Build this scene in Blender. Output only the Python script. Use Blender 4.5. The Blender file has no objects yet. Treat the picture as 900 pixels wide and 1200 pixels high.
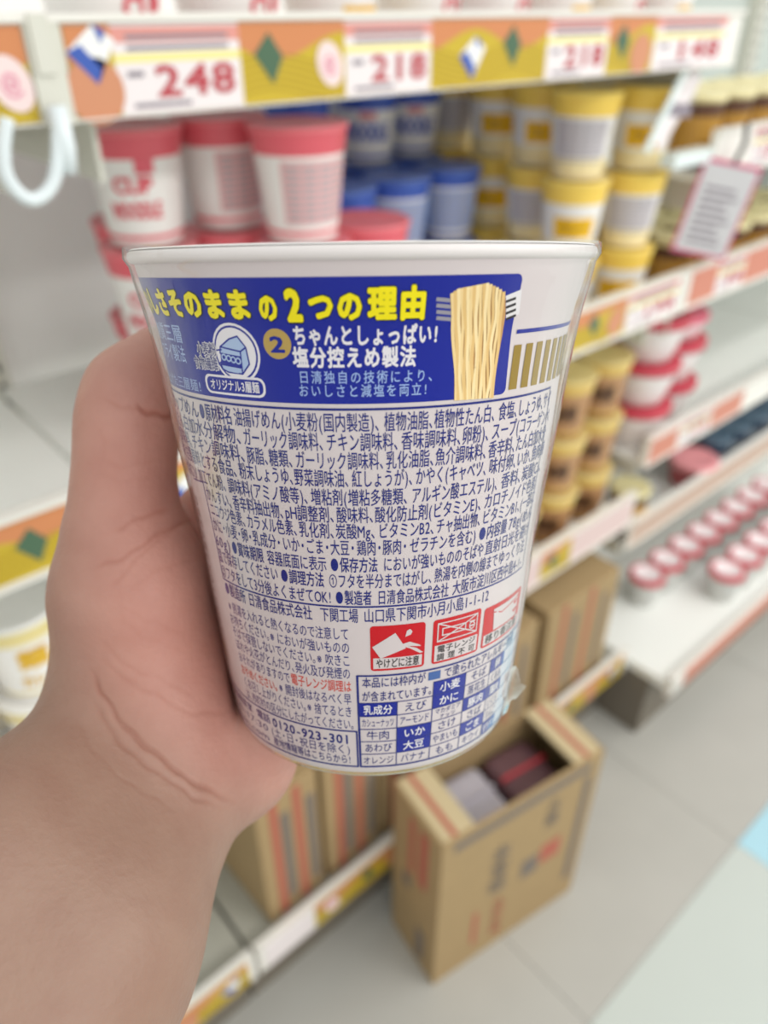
import bpy, bmesh, math, random
import numpy as np
from mathutils import Matrix, Vector
random.seed(7)
SC = bpy.context.scene
COL = SC.collection

# ------------------------------------------------------------------ camera
H = 1.28                                   # eye height of the phone above the floor
FPX, PITCH, HEAD = 880.0, math.radians(34), math.radians(48.8)
HD = Vector((math.cos(HEAD), math.sin(HEAD), 0)); RT = Vector((math.sin(HEAD), -math.cos(HEAD), 0)); UP = Vector((0, 0, 1))
FW = HD*math.cos(PITCH) - UP*math.sin(PITCH); UU = HD*math.sin(PITCH) + UP*math.cos(PITCH)
EYE = Vector((0, 0, H))
cam = bpy.data.cameras.new('camera'); cam_o = bpy.data.objects.new('camera', cam); COL.objects.link(cam_o)
cam.sensor_fit = 'VERTICAL'; cam.sensor_height = 24; cam.lens = FPX/1200*24
cam.clip_start = 0.005; cam.clip_end = 60
cam.dof.use_dof = True; cam.dof.focus_distance = 0.140; cam.dof.aperture_fstop = 6.8
M = Matrix((RT, UU, -FW)).transposed().to_4x4(); M.translation = EYE
cam_o.matrix_world = M
SC.camera = cam_o

# ------------------------------------------------------------------ light
w = bpy.data.worlds.new('world'); SC.world = w; w.use_nodes = True
w.node_tree.nodes['Background'].inputs[0].default_value = (0.98, 1.0, 0.98, 1)
w.node_tree.nodes['Background'].inputs[1].default_value = 0.78
def area(name, loc, sx, sy, e, rot=(0, 0, 0), col=(1, .985, .96)):
    l = bpy.data.lights.new(name, 'AREA'); l.shape = 'RECTANGLE'; l.size = sx; l.size_y = sy; l.energy = e; l.color = col
    o = bpy.data.objects.new(name, l); COL.objects.link(o); o.location = loc; o.rotation_euler = rot
for k in range(3):                          # fluorescent row along the aisle, and a fill row farther back
    area('ceiling_and_fill_lamp', (1.2 + 1.6*k, -0.75, 2.75), 1.3, .25, 8)
    area('ceiling_and_fill_lamp', (0.4 + 1.6*k, -2.6, 2.75), 1.3, .25, (17, 25, 22)[k], (.45, 0, 0))  # added row, tilted towards the shelf fronts to brighten them
vs = SC.view_settings
vs.view_transform = 'Standard'; vs.look = 'None'; vs.gamma = 1; vs.use_curve_mapping = False; vs.exposure = 0.27
SC.cycles.use_denoising = True
SC.cycles.transparent_max_bounces = 16

# ------------------------------------------------------------------ materials
def lin(c):
    return tuple(((v/255)/12.92 if v/255 <= .04045 else ((v/255+.055)/1.055)**2.4) for v in c)
MATS = {}
def mat(name, rgb, rough=.5, metal=0, noise=0, nscale=40, bump=0, spec=.5):
    if name in MATS: return MATS[name]
    m = bpy.data.materials.new(name); m.use_nodes = True; MATS[name] = m
    nt = m.node_tree; b = nt.nodes['Principled BSDF']; c = lin(rgb)
    b.inputs['Base Color'].default_value = (*c, 1); b.inputs['Roughness'].default_value = rough
    b.inputs['Metallic'].default_value = metal; b.inputs['Specular IOR Level'].default_value = spec
    if noise or bump:
        tc = nt.nodes.new('ShaderNodeTexCoord'); n = nt.nodes.new('ShaderNodeTexNoise'); n.inputs['Scale'].default_value = nscale
        n.inputs['Detail'].default_value = 4
        nt.links.new(tc.outputs['Object'], n.inputs['Vector'])
        if noise:
            r = nt.nodes.new('ShaderNodeMix'); r.data_type = 'RGBA'
            r.inputs[6].default_value = (*[v*(1-noise) for v in c], 1); r.inputs[7].default_value = (*[min(1, v*(1+noise)) for v in c], 1)
            nt.links.new(n.outputs['Fac'], r.inputs[0]); nt.links.new(r.outputs[2], b.inputs['Base Color'])
        if bump:
            bp = nt.nodes.new('ShaderNodeBump'); bp.inputs['Strength'].default_value = bump; bp.inputs['Distance'].default_value = .001
            nt.links.new(n.outputs['Fac'], bp.inputs['Height']); nt.links.new(bp.outputs[0], b.inputs['Normal'])
    return m
def film_mat(name, k=1.0, rough=.06):
    m = bpy.data.materials.new(name); m.use_nodes = True; MATS[name] = m
    nt = m.node_tree; nt.nodes.clear(); out = nt.nodes.new('ShaderNodeOutputMaterial')
    mx = nt.nodes.new('ShaderNodeMixShader'); t = nt.nodes.new('ShaderNodeBsdfTransparent'); g = nt.nodes.new('ShaderNodeBsdfGlossy')
    g.inputs['Roughness'].default_value = rough
    fr = nt.nodes.new('ShaderNodeLayerWeight'); fr.inputs['Blend'].default_value = .5
    pw = nt.nodes.new('ShaderNodeMath'); pw.operation = 'POWER'; pw.inputs[1].default_value = 2.7
    ad = nt.nodes.new('ShaderNodeMath'); ad.operation = 'MULTIPLY_ADD'; ad.inputs[1].default_value = .9; ad.inputs[2].default_value = .016
    ml = nt.nodes.new('ShaderNodeMath'); ml.operation = 'MULTIPLY'; ml.inputs[1].default_value = k; ml.use_clamp = True
    tc = nt.nodes.new('ShaderNodeTexCoord'); n = nt.nodes.new('ShaderNodeTexNoise'); n.inputs['Scale'].default_value = 60; n.inputs['Detail'].default_value = 2
    mp = nt.nodes.new('ShaderNodeMapping'); mp.inputs['Scale'].default_value = (2.2, 2.2, .25)
    bp = nt.nodes.new('ShaderNodeBump'); bp.inputs['Strength'].default_value = .22; bp.inputs['Distance'].default_value = .002
    L = nt.links.new
    L(tc.outputs['Object'], mp.inputs[0]); L(mp.outputs[0], n.inputs['Vector']); L(n.outputs['Fac'], bp.inputs['Height'])
    L(bp.outputs[0], g.inputs['Normal']); L(bp.outputs[0], fr.inputs['Normal'])
    L(fr.outputs['Facing'], pw.inputs[0]); L(pw.outputs[0], ad.inputs[0]); L(ad.outputs[0], ml.inputs[0]); L(ml.outputs[0], mx.inputs[0]); L(t.outputs[0], mx.inputs[1]); L(g.outputs[0], mx.inputs[2]); L(mx.outputs[0], out.inputs[0])
    return m

# ------------------------------------------------------------------ object helpers
def mesh(name, V, Fc, m, parent=None, smooth=False):
    me = bpy.data.meshes.new(name); me.from_pydata([tuple(v) for v in V], [], [tuple(f) for f in Fc]); me.update()
    if smooth: me.polygons.foreach_set('use_smooth', [True]*len(me.polygons))
    if m: me.materials.append(m)
    o = bpy.data.objects.new(name, me); COL.objects.link(o)
    if parent: o.parent = parent
    return o
def thing(name, label, cat, loc=(0, 0, 0), rz=0, group=None):
    o = bpy.data.objects.new(name, None); COL.objects.link(o); o.empty_display_size = .05
    o.location = loc; o.rotation_euler = (0, 0, rz); tag(o, label, cat, group); return o
def tag(o, label, cat, group=None):
    o['label'] = label; o['category'] = cat
    if group: o['group'] = group
    return o
def struct(o): o['kind'] = 'structure'; return o
def dup(root, loc, rz=0, label=None, group=None):
    r = root.copy(); COL.objects.link(r); r.location = loc; r.rotation_euler = (0, 0, rz)
    if label: r['label'] = label
    if group: r['group'] = group
    for ch in list(root.children):
        c = ch.copy(); COL.objects.link(c); c.parent = r
        for g in list(ch.children):
            d = g.copy(); COL.objects.link(d); d.parent = c
    return r
class MB:
    def __init__(s): s.V = []; s.F = []
    def add(s, V, Fc):
        n = len(s.V); s.V += [tuple(v) for v in V]; s.F += [tuple(i+n for i in f) for f in Fc]; return s
    def box(s, x0, x1, y0, y1, z0, z1):
        return s.add([(x, y, z) for z in (z0, z1) for y in (y0, y1) for x in (x0, x1)],
                     [(0, 2, 3, 1), (4, 5, 7, 6), (0, 1, 5, 4), (2, 6, 7, 3), (0, 4, 6, 2), (1, 3, 7, 5)])
    def lathe(s, prof, n=32, a0=0, a1=2*math.pi, cap=False):
        full = abs(a1-a0-2*math.pi) < 1e-6; k = n if full else n+1; V = []; Fc = []
        for r, z in prof:
            for i in range(k):
                a = a0+(a1-a0)*i/n; V.append((r*math.sin(a), -r*math.cos(a), z))
        for j in range(len(prof)-1):
            for i in range(n):
                b = (i+1) % k if full else i+1
                Fc.append((j*k+i, j*k+b, (j+1)*k+b, (j+1)*k+i))
        return s.add(V, Fc)
    def tube(s, pts, r, n=10):
        pts = [Vector(p) for p in pts]; V = []; Fc = []; ref = Vector((0.31, .22, .92))
        for i, p in enumerate(pts):
            t = (pts[min(i+1, len(pts)-1)]-pts[max(i-1, 0)]).normalized(); u = t.cross(ref).normalized(); v = t.cross(u)
            rr = r[i] if isinstance(r, (list, tuple)) else r
            for k in range(n):
                a = 2*math.pi*k/n; V.append(p+u*rr*math.cos(a)+v*rr*math.sin(a))
        for i in range(len(pts)-1):
            for k in range(n): Fc.append((i*n+k, i*n+(k+1) % n, (i+1)*n+(k+1) % n, (i+1)*n+k))
        Fc.append(tuple(range(n))[::-1]); Fc.append(tuple((len(pts)-1)*n+k for k in range(n)))
        return s.add(V, Fc)
    def build(s, name, m, parent=None, smooth=False): return mesh(name, s.V, s.F, m, parent, smooth)
def bevel(o, wd, seg=2):
    b = o.modifiers.new('bevel', 'BEVEL'); b.width = wd; b.segments = seg; b.limit_method = 'ANGLE'; b.angle_limit = math.radians(40); return o

# ------------------------------------------------------------------ lettering: glyph outlines of the built-in font
_gc = bpy.data.curves.new('glyph', 'FONT'); _go = bpy.data.objects.new('glyph', _gc); COL.objects.link(_go); _gc.resolution_u = 2
GL = {}
HALF = {'、': .5, '。': .55, '・': .62, '(': .42, ')': .42, '「': .5, '!': .42, ' ': .45}
def glyph(ch, off):
    k = (ch, off)
    if k in GL: return GL[k]
    _gc.body = ch; _gc.offset = off
    dg = bpy.context.evaluated_depsgraph_get(); dg.update()
    me = bpy.data.meshes.new_from_object(_go.evaluated_get(dg))
    V = np.array([v.co[:2] for v in me.vertices]) if len(me.vertices) else np.zeros((0, 2)); Fc = [tuple(p.vertices) for p in me.polygons]
    bpy.data.meshes.remove(me)
    if ch in HALF:
        adv = HALF[ch]
        if len(V): V[:, 0] += adv/2-(V[:, 0].min()+V[:, 0].max())/2 if ch not in '、。' else .04-V[:, 0].min()
    elif ord(ch) < 0x2000: 
        adv = (V[:, 0].max()-V[:, 0].min()+.09) if len(V) else .4
        if ch.isdigit(): adv = max(adv, .56)
        if ch in '-~': adv = .5
        if len(V): V[:, 0] += adv/2-(V[:, 0].min()+V[:, 0].max())/2
    else: adv = 1.0
    GL[k] = (V, Fc, adv); return GL[k]
def layout(text, off=0.0, track=0.0):
    """flat text, x from 0 to 1 and y from 0 (bottom of the em) to 1; returns verts, faces, aspect"""
    Vs = []; Fs = []; x = 0; n = 0
    ns = 0 if off < .003 else (4 if off < .03 else 8)            # heavier weights: the outline struck again round a small circle
    strikes = [(0, 0)]+[(off*math.cos(2*math.pi*(i+.5)/ns), off*math.sin(2*math.pi*(i+.5)/ns)) for i in range(ns)]
    for ch in text:
        V, Fc, adv = glyph(ch, 0)
        if len(V):
            for si, (dx, dy) in enumerate(strikes): Vs.append(np.column_stack([V+np.array([x+dx, dy]), np.full(len(V), si)])); Fs += [tuple(i+n for i in f) for f in Fc]; n += len(V)
        x += adv+track
    V = np.concatenate(Vs) if Vs else np.zeros((0, 3))
    V = np.stack([V[:, 0]/x, (V[:, 1]+.09)/.92, V[:, 2]], 1)
    return V, Fs, x
def flat_text(mb, text, x0, x1, z0, z1, y, off=0.0):
    """lettering on a plane facing -Y"""
    V, Fs, _ = layout(text, off)
    mb.add([(x0+(x1-x0)*u, y-k*2e-5, z0+(z1-z0)*v) for u, v, k in V], Fs)

def pt(px, py, d):                      # a point d millimetres ahead of the lens, in hand space (mm: right, up, ahead)
    return np.array([(px-450)/FPX*d, (600-py)/FPX*d, d])
def plane_y(px, py, Y):                 # where a sight line meets the upright plane y = Y
    r = RT*((px-450)/FPX)+UU*((600-py)/FPX)+FW; return EYE+r*(Y/r.y)

# ------------------------------------------------------------------ floor
W = lambda z: H+z
m_joint = mat('floor_joint', (176, 177, 171), .6)
m_tileg = mat('grey_floor_tile', (182, 180, 173), .35, noise=.10, nscale=6)
m_tilew = mat('white_floor_tile', (196, 203, 197), .3, noise=.04, nscale=5)
m_tileb = mat('pale_blue_floor_tile', (172, 214, 228), .3, noise=.04, nscale=5)
floor = struct(MB().box(-3, 6, -3.5, 2.2, -.06, -.004).build('floor', m_joint))
struct(MB().box(-3, 6, 1.6, 1.7, 0, 3).build('wall_back', mat('store_wall', (226, 228, 224), .7)))
TS = .45
tile_me = {}
def floor_tile(ix, iy, x0, y0, m, sx=TS, sy=TS):
    k = (m.name, sx, sy)
    if k not in tile_me:
        o = MB().box(.0006, sx-.0006, .0006, sy-.0006, -.004, 0).build('floor_tile', m, floor); tile_me[k] = o.data
    else:
        o = bpy.data.objects.new('floor_tile', tile_me[k]); COL.objects.link(o); o.parent = floor
    o.location = (x0, y0, 0)
for i in range(-3, 9):
    for j in range(-5, 0):
        floor_tile(i, j, .12+i*TS+(.1 if j % 2 else 0)*0, .178+j*TS, m_tileb if (i == 2 and j == -1) else m_tilew)
    floor_tile(i, 0, .12+i*TS, .178, m_tileg)

# ------------------------------------------------------------------ shelving
m_steel = mat('white_steel', (242, 243, 238), .38, spec=.4)
m_panel = mat('grey_back_panel', (246, 244, 241), .5)
m_panel2 = mat('green_grey_back_panel', (186, 194, 188), .5)
m_upr = mat('upright_steel', (214, 212, 200), .45)
m_slot = mat('slot_dark', (60, 60, 58), .8)
m_rail = mat('rail_plastic', (236, 232, 224), .25)
m_kick = mat('kick_plate', (118, 110, 98), .6); m_deck_shade = mat('shaded_deck_steel', (176, 174, 162), .45)  # deck steel greyed to hold the shade lying on the near decks
p_yel = mat('strip_yellow', (200, 172, 42), .3); p_yel2 = mat('strip_noodle_line', (176, 142, 20), .35)
p_org = mat('strip_orange', (208, 134, 86), .3); p_grn = mat('strip_leaf_green', (74, 104, 78), .35)
p_pnk = mat('strip_pink', (240, 216, 214), .35); p_pk2 = mat('strip_swirl_pink', (226, 150, 170), .35)
p_meat = mat('strip_meat', (206, 140, 104), .35); p_blu = mat('strip_blue', (60, 92, 176), .3); p_wht = mat('strip_white', (240, 238, 236), .3)
m_card = mat('card_white', (236, 226, 226), .35); m_red = mat('price_red', (186, 66, 76), .4); m_hdr = mat('card_header', (222, 150, 140), .4)
m_cy = mat('card_yellow', (240, 228, 150), .4); m_ctx = mat('card_grey_text', (140, 130, 140), .5)
def disc(mb, cx, cz, rx, rz, y, n=20, rot=0):
    mb.add([(cx+rx*math.cos(a)*math.cos(rot)-rz*math.sin(a)*math.sin(rot), y, cz+rx*math.cos(a)*math.sin(rot)+rz*math.sin(a)*math.cos(rot))
            for a in [2*math.pi*i/n for i in range(n)]], [tuple(range(n))])
def poly(mb, P, y): mb.add([(x, y, z) for x, z in P], [tuple(range(len(P)))])
def stroke(mb, P, wd, y):
    V = []; Fc = []
    for i, (x, z) in enumerate(P):
        a = P[max(0, i-1)]; b = P[min(len(P)-1, i+1)]; dx, dz = b[0]-a[0], b[1]-a[1]; l = math.hypot(dx, dz) or 1
        V += [(x-dz/l*wd/2, y, z+dx/l*wd/2), (x+dz/l*wd/2, y, z-dx/l*wd/2)]
        if i: k = 2*i; Fc.append((k-2, k-1, k+1, k))
    mb.add(V, Fc)
def decor(rail, x0, x1, zb, zt, y, seed, items=None):
    """printed paper strip: orange sky over a heap of yellow noodles, fish cake, leaf, sliced meat"""
    rnd = random.Random(seed); h = zt-zb; wd = x1-x0; y -= .0012
    s = MB().box(x0, x1, y, y+.001, zb, zt).build('paper_strip', p_yel, rail)
    b = MB(); top = [(x0+wd*i/24, zt-h*(.30+.16*math.sin(i/24*wd/.13*6.28+seed))) for i in range(25)]
    for i in range(24): poly(b, [top[i], top[i+1], (top[i+1][0], zt), (top[i][0], zt)], y-.0002)
    b.build('orange_print', p_org, rail)
    l = MB(); n = max(2, int(wd/.012))
    for k in range(6):
        stroke(l, [(x0+wd*i/n, min(zt-h*.4, zb+h*(.08+.09*k)+h*.10*math.sin(i/n*wd/.13*6.28+seed+.4))) for i in range(n+1)], .0011, y-.0004)
    l.build('noodle_print', p_yel2, rail)
    if items is None:
        items = []; x = x0+.03; k = seed
        while x < x1-.015: items.append(((x-x0)/wd, k % 4, .42+.1*rnd.random())); k += 1; x += .052+.02*rnd.random()
    for fx, t, fz in items:
        x = x0+wd*fx; cz = zb+h*fz
        if t == 0:
            a = MB(); disc(a, x, cz, .0125, .0165, y-.0006, rot=.4); a.build('fish_cake_print', p_pnk, rail)
            a = MB(); stroke(a, [(x+.007*(i/16)*math.cos(i*.75), cz+.008*(i/16)*math.sin(i*.75)) for i in range(17)], .0022, y-.0008); a.build('swirl_print', p_pk2, rail)
        elif t == 1:
            a = MB(); poly(a, [(x-.012, cz+.006), (x+.002, cz+.02), (x+.014, cz+.004), (x+.004, cz-.014)], y-.0006); a.build('leaf_print', p_grn, rail)
        elif t == 2:
            a = MB(); disc(a, x, cz-.004, .02, .02, y-.0006); a.build('meat_print', p_meat, rail)
        else:
            a = MB(); poly(a, [(x-.016, cz+.002), (x+.002, cz-.017), (x+.018, cz+.008), (x+.004, cz+.017)], y-.0006); a.build('white_print', p_wht, rail)
            a = MB(); poly(a, [(x-.016, cz+.002), (x+.002, cz-.017), (x+.006, cz-.008), (x-.006, cz+.006)], y-.0008); poly(a, [(x+.004, cz+.017), (x+.012, cz+.013), (x+.008, cz+.006)], y-.0008); a.build('blue_print', p_blu, rail)
def price_card(x0, x1, zb, zt, y, text, label, group=None):
    c = thing('price_card', label, 'price card', ((x0+x1)/2, y, zb), 0, group); wd = x1-x0; h = zt-zb; a = -wd/2; y = 0
    MB().box(a, -a, -.0012, 0, 0, h).build('card', m_card, c)
    b = MB(); poly(b, [(a, h*.80), (-a, h*.80), (-a, h*.97), (a, h*.97)], -.0014); b.build('header_print', m_hdr, c)
    b = MB(); poly(b, [(a, h*.58), (-a, h*.58), (-a, h*.68), (a, h*.68)], -.0014); b.build('stripe_print', m_cy, c)
    b = MB(); flat_text(b, text, a+wd*.27, a+wd*.95, h*.14, h*.60, -.0016, .03); b.build('price_print', m_red, c)
    b = MB()
    for q in (.83, .71, .06): stroke(b, [(a+wd*.1, h*q+.0015), (a+wd*(.9 if q > .1 else .55), h*q+.0015)], .0028, -.0016)
    stroke(b, [(a+wd*.08, h*.45), (a+wd*.2, h*.45)], .0035, -.0016); b.build('small_print', m_ctx, c)
    return c
def unit(name_label, x0, x1, shelves, deck, back=1.0, top=.55, pm=None):
    """one bay of gondola shelving: back panel, two uprights, shelves with their rails, base deck"""
    u = thing('shelf_unit', name_label, 'shelf', (0, 0, 0))
    MB().box(x0, x1, back, back+.02, .03, W(top)).build('back_panel', pm or m_panel, u)
    for xu in (x0, ):
        up = MB().box(xu-.02, xu+.02, back-.028, back, .03, W(top)).build('upright', m_upr, u)
        s = MB()
        for k in range(70):
            for q in (-.009, .009):
                z = .1+k*.025
                s.box(xu+q-.0025, xu+q+.0025, back-.0295, back-.0278, z, z+.013)
        so = s.build('slot', m_slot, up); so['kind'] = 'stuff'
    rails = []
    for z, yf, rt, rb in shelves:
        MB().box(x0+.003, x1-.003, yf+.012, back-.03, W(z)-.0045, W(z)).build('shelf', m_steel, u)
        r = MB().box(x0+.003, x1-.003, yf+.002, yf+.012, W(rb), W(rt)).box(x0+.003, x1-.003, yf-.002, yf+.012, W(rt)-.0005, W(rt)+.004).box(x0+.003, x1-.003, yf-.002, yf+.012, W(rb)-.0012, W(rb)).build('price_rail', m_rail, u)
        for xb in (x0+.03, x1-.036): MB().box(xb, xb+.004, yf+.03, back-.03, W(z)-.05, W(z)-.0045).build('bracket', m_upr, u)
        rails.append(r)
    z, yf, rt, rb = deck
    d = MB().box(x0+.003, x1-.003, yf+.012, back-.03, W(z)-.02, W(z))
    d.build('base_deck', m_steel if yf < .45 else m_deck_shade, u)
    r = MB().box(x0+.003, x1-.003, yf, yf+.012, W(rb), W(rt)).build('price_rail', m_rail, u); rails.append(r)
    MB().box(x0+.003, x1-.003, yf+.045, yf+.055, 0.001, W(z)-.02).build('kick_plate', m_kick, u)
    MB().box(x0+.003, x0+.012, yf+.055, back-.03, 0.001, W(z)-.02).build('end_panel', m_kick, u)
    return u, rails
XL, XM, XR, XE = -.70, .205, 1.095, 1.995
YF = .555
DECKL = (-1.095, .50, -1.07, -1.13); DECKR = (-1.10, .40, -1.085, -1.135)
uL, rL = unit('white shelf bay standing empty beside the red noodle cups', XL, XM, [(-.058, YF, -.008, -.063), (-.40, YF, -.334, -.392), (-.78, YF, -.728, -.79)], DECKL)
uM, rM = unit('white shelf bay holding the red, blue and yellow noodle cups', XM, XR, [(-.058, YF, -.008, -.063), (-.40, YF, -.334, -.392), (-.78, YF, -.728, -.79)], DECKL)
uR, rR = unit('white shelf bay with gold-lidded jars and a bare white shelf', XR, XE, [(-.205, YF, -.145, -.20), (-.40, YF, -.334, -.392), (-.67, YF, -.622, -.675), (-.85, YF, -.80, -.855)], DECKR, pm=m_panel2)
uE, rE = unit('white shelf bay at the far end of the aisle', XE, XE+.9, [(-.205, YF, -.145, -.20), (-.40, YF, -.334, -.392), (-.67, YF, -.622, -.675), (-.85, YF, -.80, -.855)], DECKR, pm=m_panel2)
MB().box(XE+.88, XE+.92, .96, 1.0, .03, W(.55)).build('upright', m_upr, uE)
# grey end clip between the two near bays
cx_clip = plane_y(46, 130, YF).x
MB().box(cx_clip+.001, XM+.009, YF-.0015, YF+.03, W(-.065), W(-.004)).box(cx_clip+.004, XM+.002, YF-.004, YF-.0015, W(-.036), W(-.004)).build('rail_end_clip', m_upr, uM)

# top rail: cards and strips
cx = lambda px, py, y=YF: plane_y(px, py, y).x
T0, T1 = W(-.0625), W(-.010)
cards = [(cx(135, 75), cx(283, 75), '248', 'price card reading 248 above the red noodle cups'), (cx(405, 65), cx(506, 60), '218', 'price card reading 218 above the blue noodle cups'),
         (cx(643, 45), cx(714, 45), '218', 'price card reading 218 above the yellow noodle cups'), (cx(770, 35), cx(852, 35), '148', 'price card reading 148 at the rail end beside the slanted card holder')]
xs = XM+.012
for i, (a, b, t, l) in enumerate(cards):
    decor(rM[0], xs, a, T0, T1, YF+.002, [2, 0, 2, 1][i], [[(.48, 2, .36), (.5, 3, .68)], [(.24, 1, .5), (.84, 0, .45)], [(.32, 3, .42), (.66, 1, .52)], [(.28, 1, .5), (.72, 2, .4)]][i])
    price_card(a, b, T0, T1, YF+.002, t, l); xs = b
decor(rL[0], XL+.03, cx_clip, T0, T1, YF+.002, 5, [(.985, 0, .42), (.90, 1, .5), (.7, 2, .4), (.55, 0, .45), (.4, 3, .45), (.2, 1, .5)])
# second rail
Q0, Q1 = W(-.389), W(-.337)
decor(rL[1], XL+.03, XM-.012, Q0, Q1, YF+.002, 1, [(.95, 3, .5), (.90, 1, .45), (.83, 0, .4), (.7, 2, .4), (.5, 0, .45), (.3, 3, .45)])
decor(rM[1], XM+.01, cx(735, 365), Q0, Q1, YF+.002, 3)
price_card(cx(737, 365), cx(795, 345), Q0, Q1, YF+.002, '198', 'price card on the rail above the stacked brown noodle cups')
m_sal = mat('strip_salmon', (206, 130, 108), .35)
def plain_strip(rail, x0, x1, zb, zt, y, m): MB().box(x0, x1, y-.0012, y, zb, zt).build('paper_strip', m, rail)
plain_strip(rR[1], XR+.02, XR+.1, Q0, Q1, YF+.002, m_sal); plain_strip(rR[1], XR+.19, XE-.01, Q0, Q1, YF+.002, m_sal)
price_card(XR+.1, XR+.19, Q0, Q1, YF+.002, '98', 'price card under the gold-lidded jars')
plain_strip(rR[0], XR+.28, XE-.01, W(-.198), W(-.147), YF+.002, m_sal)
price_card(XR+.11, XR+.2, W(-.198), W(-.147), YF+.002, '128', 'white price card on the high rail beside the salmon strip')
plain_strip(rR[2], XR+.01, XR+.1, W(-.672), W(-.625), YF+.002, m_sal); plain_strip(rR[2], XR+.22, XR+.34, W(-.672), W(-.625), YF+.002, m_sal)
price_card(XR+.11, XR+.21, W(-.672), W(-.625), YF+.002, '158', 'price card on the rail of the bare white shelf')
m_beige = mat('strip_beige', (196, 168, 150), .4)
plain_strip(rR[3], XR+.01, XE-.01, W(-.852), W(-.803), YF+.002, m_beige)
m_blush = mat('strip_blush', (222, 196, 192), .35)
plain_strip(rM[2], XM+.5, XM+.62, W(-.787), W(-.731), YF+.002, m_blush); decor(rM[2], XM+.62, XM+.7, W(-.787), W(-.731), YF+.002, 1); plain_strip(rM[2], XM+.7, XR-.01, W(-.787), W(-.731), YF+.002, m_blush)
# deck rails
decor(rL[3], XL+.03, XM-.015, W(-1.127), W(-1.073), .50, 2)
decor(rM[3], XM+.1, XR-.02, W(-1.127), W(-1.073), .50, 0)
MB().box(XM+.015, XM+.095, .4985, .50, W(-1.127), W(-1.073)).build('paper_strip', m_card, rM[3])
plain_strip(rR[4], XR+.05, XE-.01, W(-1.133), W(-1.087), .40, m_sal)

# ------------------------------------------------------------------ shelf goods
CUPP = [(.033, 0), (.0335, .001), (.0355, .012), (.0376, .031), (.0395, .050), (.0418, .068), (.0432, .080), (.0450, .092), (.0468, .100)]
def rad(z, P=CUPP): return float(np.interp(z, [p[1] for p in P], [p[0] for p in P]))
def wrap_patch(mb, a0, a1, z0, z1, dr, P=CUPP, n=16, m=6):
    V = []; Fc = []
    for j in range(m+1):
        z = z0+(z1-z0)*j/m; r = rad(z, P)+dr
        for i in range(n+1):
            a = a0+(a1-a0)*i/n; V.append((r*math.sin(a), -r*math.cos(a), z))
    for j in range(m):
        for i in range(n): k = j*(n+1)+i; Fc.append((k, k+1, k+n+2, k+n+1))
    mb.add(V, Fc)
def wrap_text(mb, text, a0, a1, z0, z1, dr, P=CUPP, off=.02):
    V, Fs, _ = layout(text, off); R = []
    for u, v, k in V:
        a = a0+(a1-a0)*u; z = z0+(z1-z0)*v; r = rad(z, P)+dr+k*2e-5; R.append((r*math.sin(a), -r*math.cos(a), z))
    mb.add(R, Fs)
m_cw = mat('cup_paper_white', (240, 236, 232), .35); m_cgrey = mat('small_print_grey', (176, 168, 172), .5)
def lid_rim(t, m_lid, m_rim, zt=.100, r=.048):
    MB().lathe([(.0005, zt+.0012), (r-.004, zt+.0012), (r-.002, zt+.0018)], 32).build('lid', m_lid, t, True)
    MB().lathe([(r-.002, zt+.0018), (r-.0004, zt+.001), (r, zt-.001), (r-.001, zt-.003), (r-.003, zt-.0035)], 32).build('rim', m_rim, t, True)
def noodle_cup(label, band, logo, logo_col, lidc, facing, stripe=None, group='noodle cups', zb=.078, foot=None, pw=.9):
    t = thing('noodle_cup', label, 'noodle cup', (0, 0, -5), 0, group)
    MB().lathe([(.0005, .0008)]+CUPP, 32).build('cup_body', m_cw, t, True)
    lid_rim(t, mat('lid_'+lidc[0], lidc[1], .3), mat('lid_'+lidc[0], lidc[1], .3))
    b = MB(); b.lathe([(rad(z)+.0003, z) for z in np.linspace(zb, .0968, 6)], 32); b.build('colour_band', mat('band_'+band[0], band[1], .35), t, True)
    b = MB(); b.lathe([(rad(z)+.0003, z) for z in ((.008, .010, .012) if not foot else (.002, .01, .018, .025))], 32); b.build('base_stripe', mat('band_'+(foot or band)[0], (foot or band)[1], .35), t, True)
    if facing == 'front':
        b = MB()
        for (tx, z0, z1, a) in logo: wrap_text(b, tx, -a, a, z0, z1, .0006, off=.05)
        b.build('logo_print', mat('logo_'+logo_col[0], logo_col[1], .4), t)
        b = MB()
        for (tx, z0, z1, a) in logo: wrap_text(b, tx, math.pi-a, math.pi+a, z0, z1, .0006, off=.03)
        b.build('logo_print', mat('logo_'+logo_col[0], logo_col[1], .4), t)
        if stripe:
            b = MB(); wrap_patch(b, stripe[2], stripe[3], stripe[4], stripe[5], .0005); b.build('picture_print', mat('pic_'+stripe[0], stripe[1], .4), t)
    else:
        b = MB(); wrap_patch(b, -pw, pw, .018 if not foot else .027, zb-.004, .0003); b.build('text_panel', mat('panel_'+facing[0], facing[1], .4), t)
        b = MB()
        for k in range(9):
            for q in range(4): wrap_patch(b, -.8+q*.4, -.8+q*.4+.33, .021+k*.0058, .0238+k*.0058, .0006, n=4, m=1)
        b.build('small_print', m_cgrey, t)
    return t
RED, YEL, BLU = ('red', (226, 96, 108)), ('yellow', (246, 208, 92)), ('blue', (66, 98, 190))
LR, LY, LB = ('red', (238, 122, 130)), ('yellow', (250, 218, 110)), ('blue', (96, 124, 200))
red_f = noodle_cup('red-banded white noodle cup with its logo turned outward', RED, [('CUP', .048, .066, .45), ('NOODLE', .026, .044, .6)], ('pinkred', (222, 92, 104)), LR, 'front', ('rose', (226, 96, 110), .1, .5, .066, .078), 'red noodle cups')
red_b = noodle_cup('red-banded white noodle cup with its pink text panel turned outward', RED, None, None, LR, ('pink', (226, 176, 176)), group='red noodle cups')
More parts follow.
